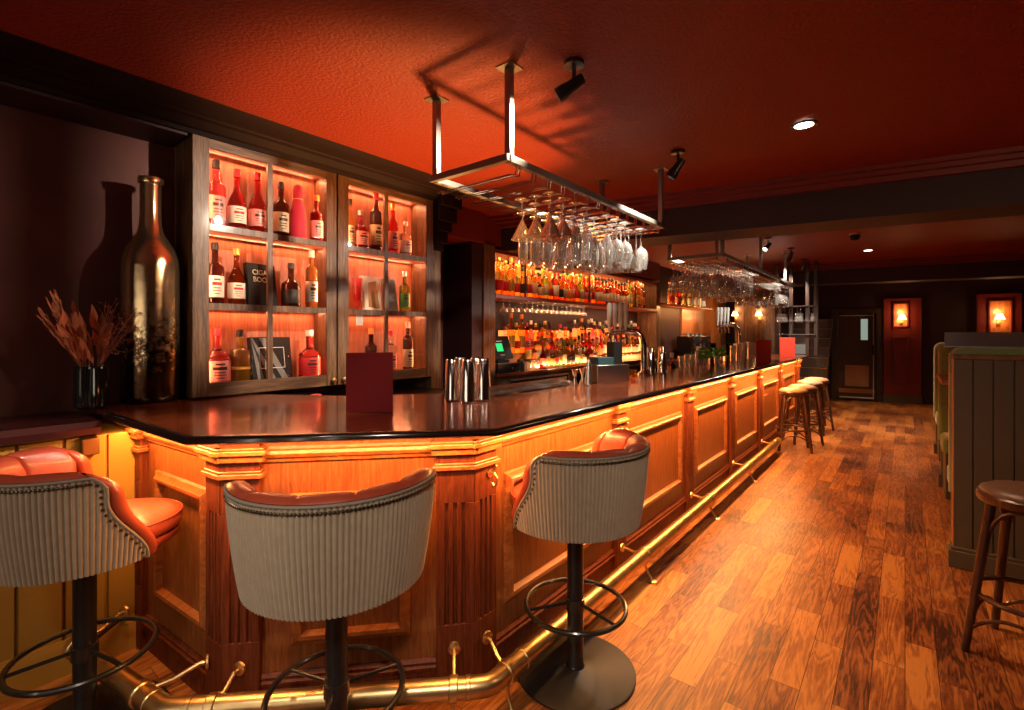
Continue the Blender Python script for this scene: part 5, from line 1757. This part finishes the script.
def beer_tap(px, yb, s, label, hx=4):
    p, k = ctr(px, yb)
    t = thing('beer_tap', label, 'beer tap', p, YAW)
    U = k * s          # one picture pixel at the tap
    mesh_obj('base', MB().lathe([(7 * U, 0), (7 * U, 1.2 * U), (4.5 * U, 3 * U), (3.4 * U, 5 * U), (0, 5 * U)], 24), M['chrome'], parent=t)
    path = [(0, 0, 3 * U), (0, 0, 18 * U), (-0.5 * U, 0, 30 * U), (-3 * U, 0, 38 * U), (-8 * U, 0, 43 * U), (-18 * U, 0, 44 * U), (-30 * U, 0, 43 * U), (-37 * U, 0, 40 * U)]
    mesh_obj('curved_column', MB().tube(path, [3.2 * U, 3.2 * U, 3.3 * U, 3.5 * U, 3.5 * U, 3.3 * U, 3.2 * U, 2.6 * U], 16), M['chrome'], parent=t)
    for j in range(hx):
        x = -(19 + j * 5.4) * U
        f = mesh_obj('faucet', MB().tube([(x, 0, 41 * U), (x, -4 * U, 40 * U), (x, -7 * U, 36 * U), (x, -7 * U, 31 * U)], [1.4 * U, 1.5 * U, 1.3 * U, 1.0 * U], 10), M['chrome'], parent=t)
        mesh_obj('tap_handle', MB().tube([(x, -2 * U, 43 * U), (x, -2.5 * U, 48 * U), (x, -2.5 * U, 50 * U), (x, -3 * U, 70 * U), (x, -3 * U, 72 * U)], [1.0 * U, 1.0 * U, 1.9 * U, 2.5 * U, 1.8 * U], 12), M['soft_white'], parent=f)
    return t


beer_tap(644, 375, 1.0, 'near chrome beer tap with four pale upright handles')
beer_tap(739, 352, 0.62, 'far chrome beer tap with four pale handles, before the orange panel')


def tumbler(px, yb, wpx, hpx, label, group, proto={}):
    p, k = ctr(px, yb)
    key = 'g'
    if key not in proto:
        t = thing('tumbler', label, 'glass', p, 0, group)
        b_ = mesh_obj('glass_wall', MB().lathe([(0, 0), (0.40, 0), (0.5, 1.0), (0.46, 1.0), (0.37, 0.08), (0, 0.08)], 20), M['cupglass'], parent=t)
        proto[key] = t
    else:
        t = copy_tree(proto[key])
        t.location = p
        retag(t, label, group)
    t.scale = (wpx * k, wpx * k, hpx * k)
    return t


GG = 'tumblers grouped along the rear of the counter'
spec = [(681, 370, 6, 14), (686.5, 369.5, 5, 15), (692, 368.5, 6, 13), (697, 368, 4, 17), (733, 362.5, 6, 17), (738.5, 361.5, 6, 18), (744, 361, 6, 18), (750, 360, 6, 18), (736, 359.5, 5, 16), (742, 358.5, 5, 16), (748, 357.5, 5, 16), (753, 358.5, 4, 16)]
for k_, (px, yb2, w, h) in enumerate(spec):
    place = 'between the steel tins and the mint' if px < 700 else 'between the mint and the red menus'
    n_ = k_ + 1 if k_ < 4 else k_ - 3
    tumbler(px, yb2, w, h, f'clear tumbler {place}, {ordinal(n_)} of its cluster from left' if k_ < 8 else f'clear tumbler {place}, rear row, {ordinal(k_ - 7)} from left', GG)
# mint pots and black boxes
for px, yb2, lb in ((703.5, 367.5, 'left glass pot of fresh green mint on the counter'), (718.5, 364.5, 'right glass pot of fresh green mint on the counter'), (690, 364.5, 'small sprig of mint in a short glass behind tumblers')):
    p, k = ctr(px, yb2)
    sc_ = 1.0 if px > 700 else 0.6
    t = thing('mint_pot', lb, 'plant', p, 0, 'pots of mint')
    mesh_obj('glass_pot', MB().lathe([(0, 0), (3.8 * k * sc_, 0), (4.4 * k * sc_, 10 * k * sc_), (3.9 * k * sc_, 10 * k * sc_), (3.4 * k * sc_, 0.01), (0, 0.01)], 16), M['cupglass'], parent=t)
    lv = MB()
    for j in range(70):
        a = rnd.uniform(0, 2 * PI); rr_ = rnd.uniform(0, 5.0 * k * sc_)
        q0 = Vector((rr_ * cos(a), rr_ * sin(a), rnd.uniform(8, 16) * k * sc_))
        leaf(lv, q0, Vector((cos(a), sin(a), rnd.uniform(-.2, 1))), 0.045 * sc_, 0.014 * sc_)
    lv.tube([(0, 0, .01), (0, 0, 12 * k * sc_)], 0.003, 5)
    mesh_obj('mint_leaves', lv, M['leaf'], parent=t, smooth=False)
for px, yb2, w, h, lb in ((711.5, 363, 6, 20, 'tall narrow black box between the two mint pots'), (727, 360.5, 6.5, 17, 'tall narrow black box right of the mint pots')):
    p, k = ctr(px, yb2)
    t = thing('straw_box', lb, 'box', p, YAW + 0.2, 'black boxes on the counter')
    mesh_obj('box_body', MB().box((-w * k / 2, -0.04, 0), (w * k / 2, 0.04, h * k)), M['black'], parent=t, bevel=0.004)
    mesh_obj('steel_tray', MB().box((-w * k * .8, -0.06, 0), (w * k * .8, 0.06, 6 * k)), M['steel'], parent=t, bevel=0.003)
# steel shaker row between
tin(698.5, 367, 5, 21, 'slim steel canister left of the mint', None, 'steel', 'steel_canister')
# bottles and tools in the service well behind the tap
for k_, (px, yb2, hh, lq, cp) in enumerate(((655, 372, 0.33, 'green', 'green'), (672, 368, 0.30, 'dark', 'white'), (757, 352, 0.3, 'dark', 'white'), (763, 350, 0.3, 'green', 'silver'), (768, 349, 0.31, 'dark', 'silver'))):
    q = Zp(px, yb2, 1.13)
    b_ = bottle((-1.955, Xp(px, 350, -1.955).y, 0.861), 'tall', lq, cp, 'cream', f'{DESC[lq]} speed-rail bottle, {ordinal(k_ + 1)} of five from the left behind the counter', 'speed rail bottles', 1.05)
o = mesh_obj('cup_lid', MB().lathe([(0, 0), (0.035, 0), (0.038, 0.01), (0.036, 0.05), (0.03, 0.055), (0, 0.055)], 18), M['pink'], loc=(-2.72, Xp(316, 396, -2.72).y, 1.0))
o.location = (-3.0, Xp(316, 396, -3.0).y, 1.045)
tag(o, 'pink plastic pot just visible behind the counter below the cabinets', 'pot')
mb = MB().box((-3.34, 1.45, 0.0), (-2.88, 2.78, 1.04))
o = mesh_obj('back_worktop', mb, M['dark_wood'])
tag(o, 'dark low worktop under the glazed cabinets', 'worktop')

# ------------------------------------------------------------------ FAR GANTRY AT THE END OF THE BAR
t = thing('bar_gantry', 'dark framed gantry with glass shelves at the far end of the bar', 'gantry', (-1.7, 9.55, 1.13))
YG = 9.58


def gx(px):
    r = ray(px, 333)
    return r.x * YG / r.y


for px in (777, 791, 807.5, 816):
    mesh_obj('upright', MB().box((gx(px) - 0.028, YG - 0.03, 1.1305), (gx(px) + 0.028, YG + 0.03, CEIL - 0.34 if False else CEIL)), M['dark_wood'], parent=t, world_pos=True, bevel=0.004)
for z in (1.95, 1.70, 1.47):
    mesh_obj('glass_shelf', MB().box((gx(777), YG - 0.12, z), (gx(816), YG + 0.12, z + 0.012)), M['rackglass'] if z != 1.95 else M['dark_wood'], parent=t, world_pos=True)
mesh_obj('backdrop_board', MB().box((gx(791), YG + 0.13, 1.14), (gx(807.5), YG + 0.15, 1.46)), M['stripe'], parent=t, world_pos=True)
n = 0
for zz, row in ((1.9455, 'upper'), (1.7125, 'lower')):
    for k_ in range(12):
        x = gx(778.5 + k_ * 3.15)
        if min(abs(x - gx(q)) for q in (791, 807.5)) < 0.075: continue
        n += 1
        if row == 'upper':
            hang_glass('wine', (x, YG, zz), f'stemmed glass hanging in the far gantry, {ordinal(n)} from left', 'glasses in the far gantry', 0.95)
        else:
            tp = tumbler(778.5, 350, 6, 13, f'tumbler on the far gantry glass shelf, {ordinal(n)} from left counting both shelves', 'glasses in the far gantry')
            tp.location = (x, YG, zz); tp.scale = (0.075, 0.075, 0.12)
# wall lamps and panelled wall behind the far back bar
structure('wall_panel', MB().box((-2.9, 11.4, 0), (-2.02, 11.5, CEIL)), M['cab_wood'], loc=(0, 0, 0))
for px, lb in ((736, 'small lit wall lamp left of two behind the far beer tap'), (759.5, 'small lit wall lamp right of two behind the far beer tap')):
    r_ = ray(px, 318)
    tt = 11.39 / r_.y
    sconce((r_.x * tt, 11.39, CAMH + r_.z * tt), 0, lb, 4, 0.75)
# dark stair risers seen past the end of the bar
t = thing('staircase', 'dark staircase with pale nosings beyond the far end of the bar', 'stairs', (-1.9, 12.2, 0))
for k_ in range(9):
    r0 = ray(816, 333); 
    y_ = 11.2 + k_ * 0.16
    mesh_obj('step', MB().box((-2.0, y_, 0.20 * k_), (-1.22, y_ + 0.16, 0.20 * k_ + 0.18)), M['dark_wood'], parent=t, world_pos=True)
    mesh_obj('nosing', MB().box((-2.0, y_ - 0.01, 0.20 * k_ + 0.18), (-1.22, y_ + 0.16, 0.20 * k_ + 0.192)), M['bronze'], parent=t, world_pos=True)

# ------------------------------------------------------------------ BOOTHS ON THE RIGHT
def rounded_bench(x0, x1, y0, th, z0, z1, r, mb, seg=8):
    """a slab facing y with its top-left corner rounded"""
    prof = [(x1, z0), (x0, z0)]
    for k in range(seg + 1):
        a = PI - (PI / 2) * k / seg
        prof.append((x0 + r + r * cos(a), z1 - r + r * sin(a)))
    prof.append((x1, z1))
    n = len(prof)
    e = 0.03
    vs, fs = [], []
    cx, cz = (x0 + x1) / 2, (z0 + z1) / 2
    rings = [(y0, 0.03), (y0 + 0.012, 0.010), (y0 + 0.03, 0), (y0 + th - 0.03, 0), (y0 + th - 0.012, 0.010), (y0 + th, 0.03)]
    for yy, ins in rings:
        for (x, z) in prof:
            vs.append((x + ins if x < x1 - 0.01 else x, yy, z - (ins if z > z0 + .01 else 0)))
    for i in range(len(rings) - 1):
        for k in range(n):
            l = (k + 1) % n
            fs.append((i * n + k, i * n + l, (i + 1) * n + l, (i + 1) * n + k))
    fs.append(tuple(range(n))); fs.append(tuple((len(rings) - 1) * n + k for k in range(n))[::-1])
    mb.add(vs, fs)
    return mb


BX = 0.243
t = thing('booth_bench', 'near booth back, boarded in brown-grey paint with green velvet edge', 'booth', (1.0, 4.3, 0), 0, 'green velvet booth benches')
mb = MB().box((BX + 0.012, 4.245, 0.10), (1.9, 4.285, 1.335))
x = BX
k_ = 0
while x < 1.85:
    mb.box((x + (0.0 if k_ == 0 else 0.004), 4.235, 0.12), (x + 0.092 - 0.003, 4.25, 1.332))
    x += 0.092
    k_ += 1
mesh_obj('board_panel', mb, M['booth_paint'], parent=t, world_pos=True, bevel=0.002)
mesh_obj('plinth', MB().sweep([(BX, 4.32), (BX, 4.235), (1.9, 4.235)], [(-0.01, 0), (0.028, 0), (0.028, 0.105), (0.018, 0.118), (0.012, 0.135), (-0.01, 0.135)][::1]) if False else MB().box((BX - 0.025, 4.208, 0), (1.9, 4.33, 0.11)).box((BX - 0.014, 4.220, 0.11), (1.9, 4.33, 0.132)), M['booth_paint'], parent=t, world_pos=True, bevel=0.004)
mesh_obj('top_cap', MB().box((BX - 0.004, 4.228, 1.332), (1.9, 4.31, 1.362)), M['cab_wood_h'], parent=t, world_pos=True, bevel=0.004)
mesh_obj('edge_strip', MB().box((BX - 0.004, 4.232, 0.13), (BX + 0.003, 4.31, 1.332)), M['orange_wood'], parent=t, world_pos=True)
mesh_obj('velvet_back', rounded_bench(BX - 0.015, 1.9, 4.31, 0.13, 0.45, 1.405, 0.07, MB()), M['green_velvet'], parent=t, world_pos=True, angle=60)
mb = MB()
z = 0.46
while z < 1.37:
    T = Matrix.Translation((BX - 0.016, 4.325, z)) @ Matrix.Rotation(-PI / 2, 4, 'Y')
    mb.lathe([(0.006, 0), (0.004, 0.003), (0, 0.004)], 6, mat=T)
    z += 0.022
mesh_obj('nail_trim', mb, M['brass'], parent=t, world_pos=True)
mesh_obj('seat_box', MB().box((BX + 0.02, 4.44, 0), (1.9, 4.86, 0.42)), M['booth_paint'], parent=t, world_pos=True, bevel=0.004)
mesh_obj('seat_cushion', rounded_bench(BX + 0.0, 1.9, 4.44, 0.46, 0.42, 0.54, 0.04, MB()), M['green_velvet'], parent=t, world_pos=True, angle=60)
x0s = ray(944.5, 333); x0s = x0s.x * 4.38 / x0s.y
t2 = thing('glass_screen', 'smoked glass screen standing on top of the near booth back', 'screen', (1.0, 4.38, 1.406))
mesh_obj('glass_sheet', MB().box((x0s, 4.375, 1.4075), (1.95, 4.385, 1.505)), M['smoke'], parent=t2, world_pos=True)
mesh_obj('steel_channel', MB().box((x0s, 4.368, 1.4065), (1.95, 4.392, 1.413)), M['rack'], parent=t2, world_pos=True)
# table in the first booth
t = thing('booth_table', 'orange wooden table between the near booth benches', 'table', (0.95, 5.35, 0))
mesh_obj('tabletop', MB().box((0.22, 5.05, 1.10), (1.8, 5.75, 1.14)), M['orange_wood'], parent=t, world_pos=True, bevel=0.006)
mesh_obj('pedestal', MB().lathe([(0.28, 0), (0.28, 0.02), (0.04, 0.05), (0.035, 1.07), (0.12, 1.10), (0, 1.10)], 24, mat=Matrix.Translation((0.9, 5.4, 0))), M['black_metal'], parent=t, world_pos=True)


def bench(y, xl, label, ztop=1.42):
    t = thing('booth_bench', label, 'booth', (1.0, y, 0), 0, 'green velvet booth benches')
    mesh_obj('velvet_back', rounded_bench(xl, 1.9, y, 0.16, 0.45, ztop, 0.09, MB()), M['green_velvet'], parent=t, world_pos=True, angle=60)
    mesh_obj('seat_box', MB().box((xl + 0.03, y - 0.45, 0), (1.9, y - 0.005, 0.42)).box((xl + 0.02, y, 0), (1.9, y + 0.14, 0.44)), M['booth_paint'], parent=t, world_pos=True, bevel=0.004)
    mesh_obj('seat_cushion', rounded_bench(xl + 0.01, 1.9, y - 0.46, 0.45, 0.42, 0.54, 0.04, MB()), M['green_velvet'], parent=t, world_pos=True, angle=60)
    mesh_obj('plinth', MB().box((xl - 0.0, y - 0.02, 0), (1.9, y + 0.17, 0.12)), M['booth_paint'], parent=t, world_pos=True)
    return t


bench(6.35, ray(938.5, 333).x * 6.35 / ray(938.5, 333).y, 'second green velvet booth bench, behind the near booth', 1.405)
bench(8.05, ray(934, 333).x * 8.05 / ray(934, 333).y, 'farthest green velvet booth bench, standing toward the end wall', 1.385)
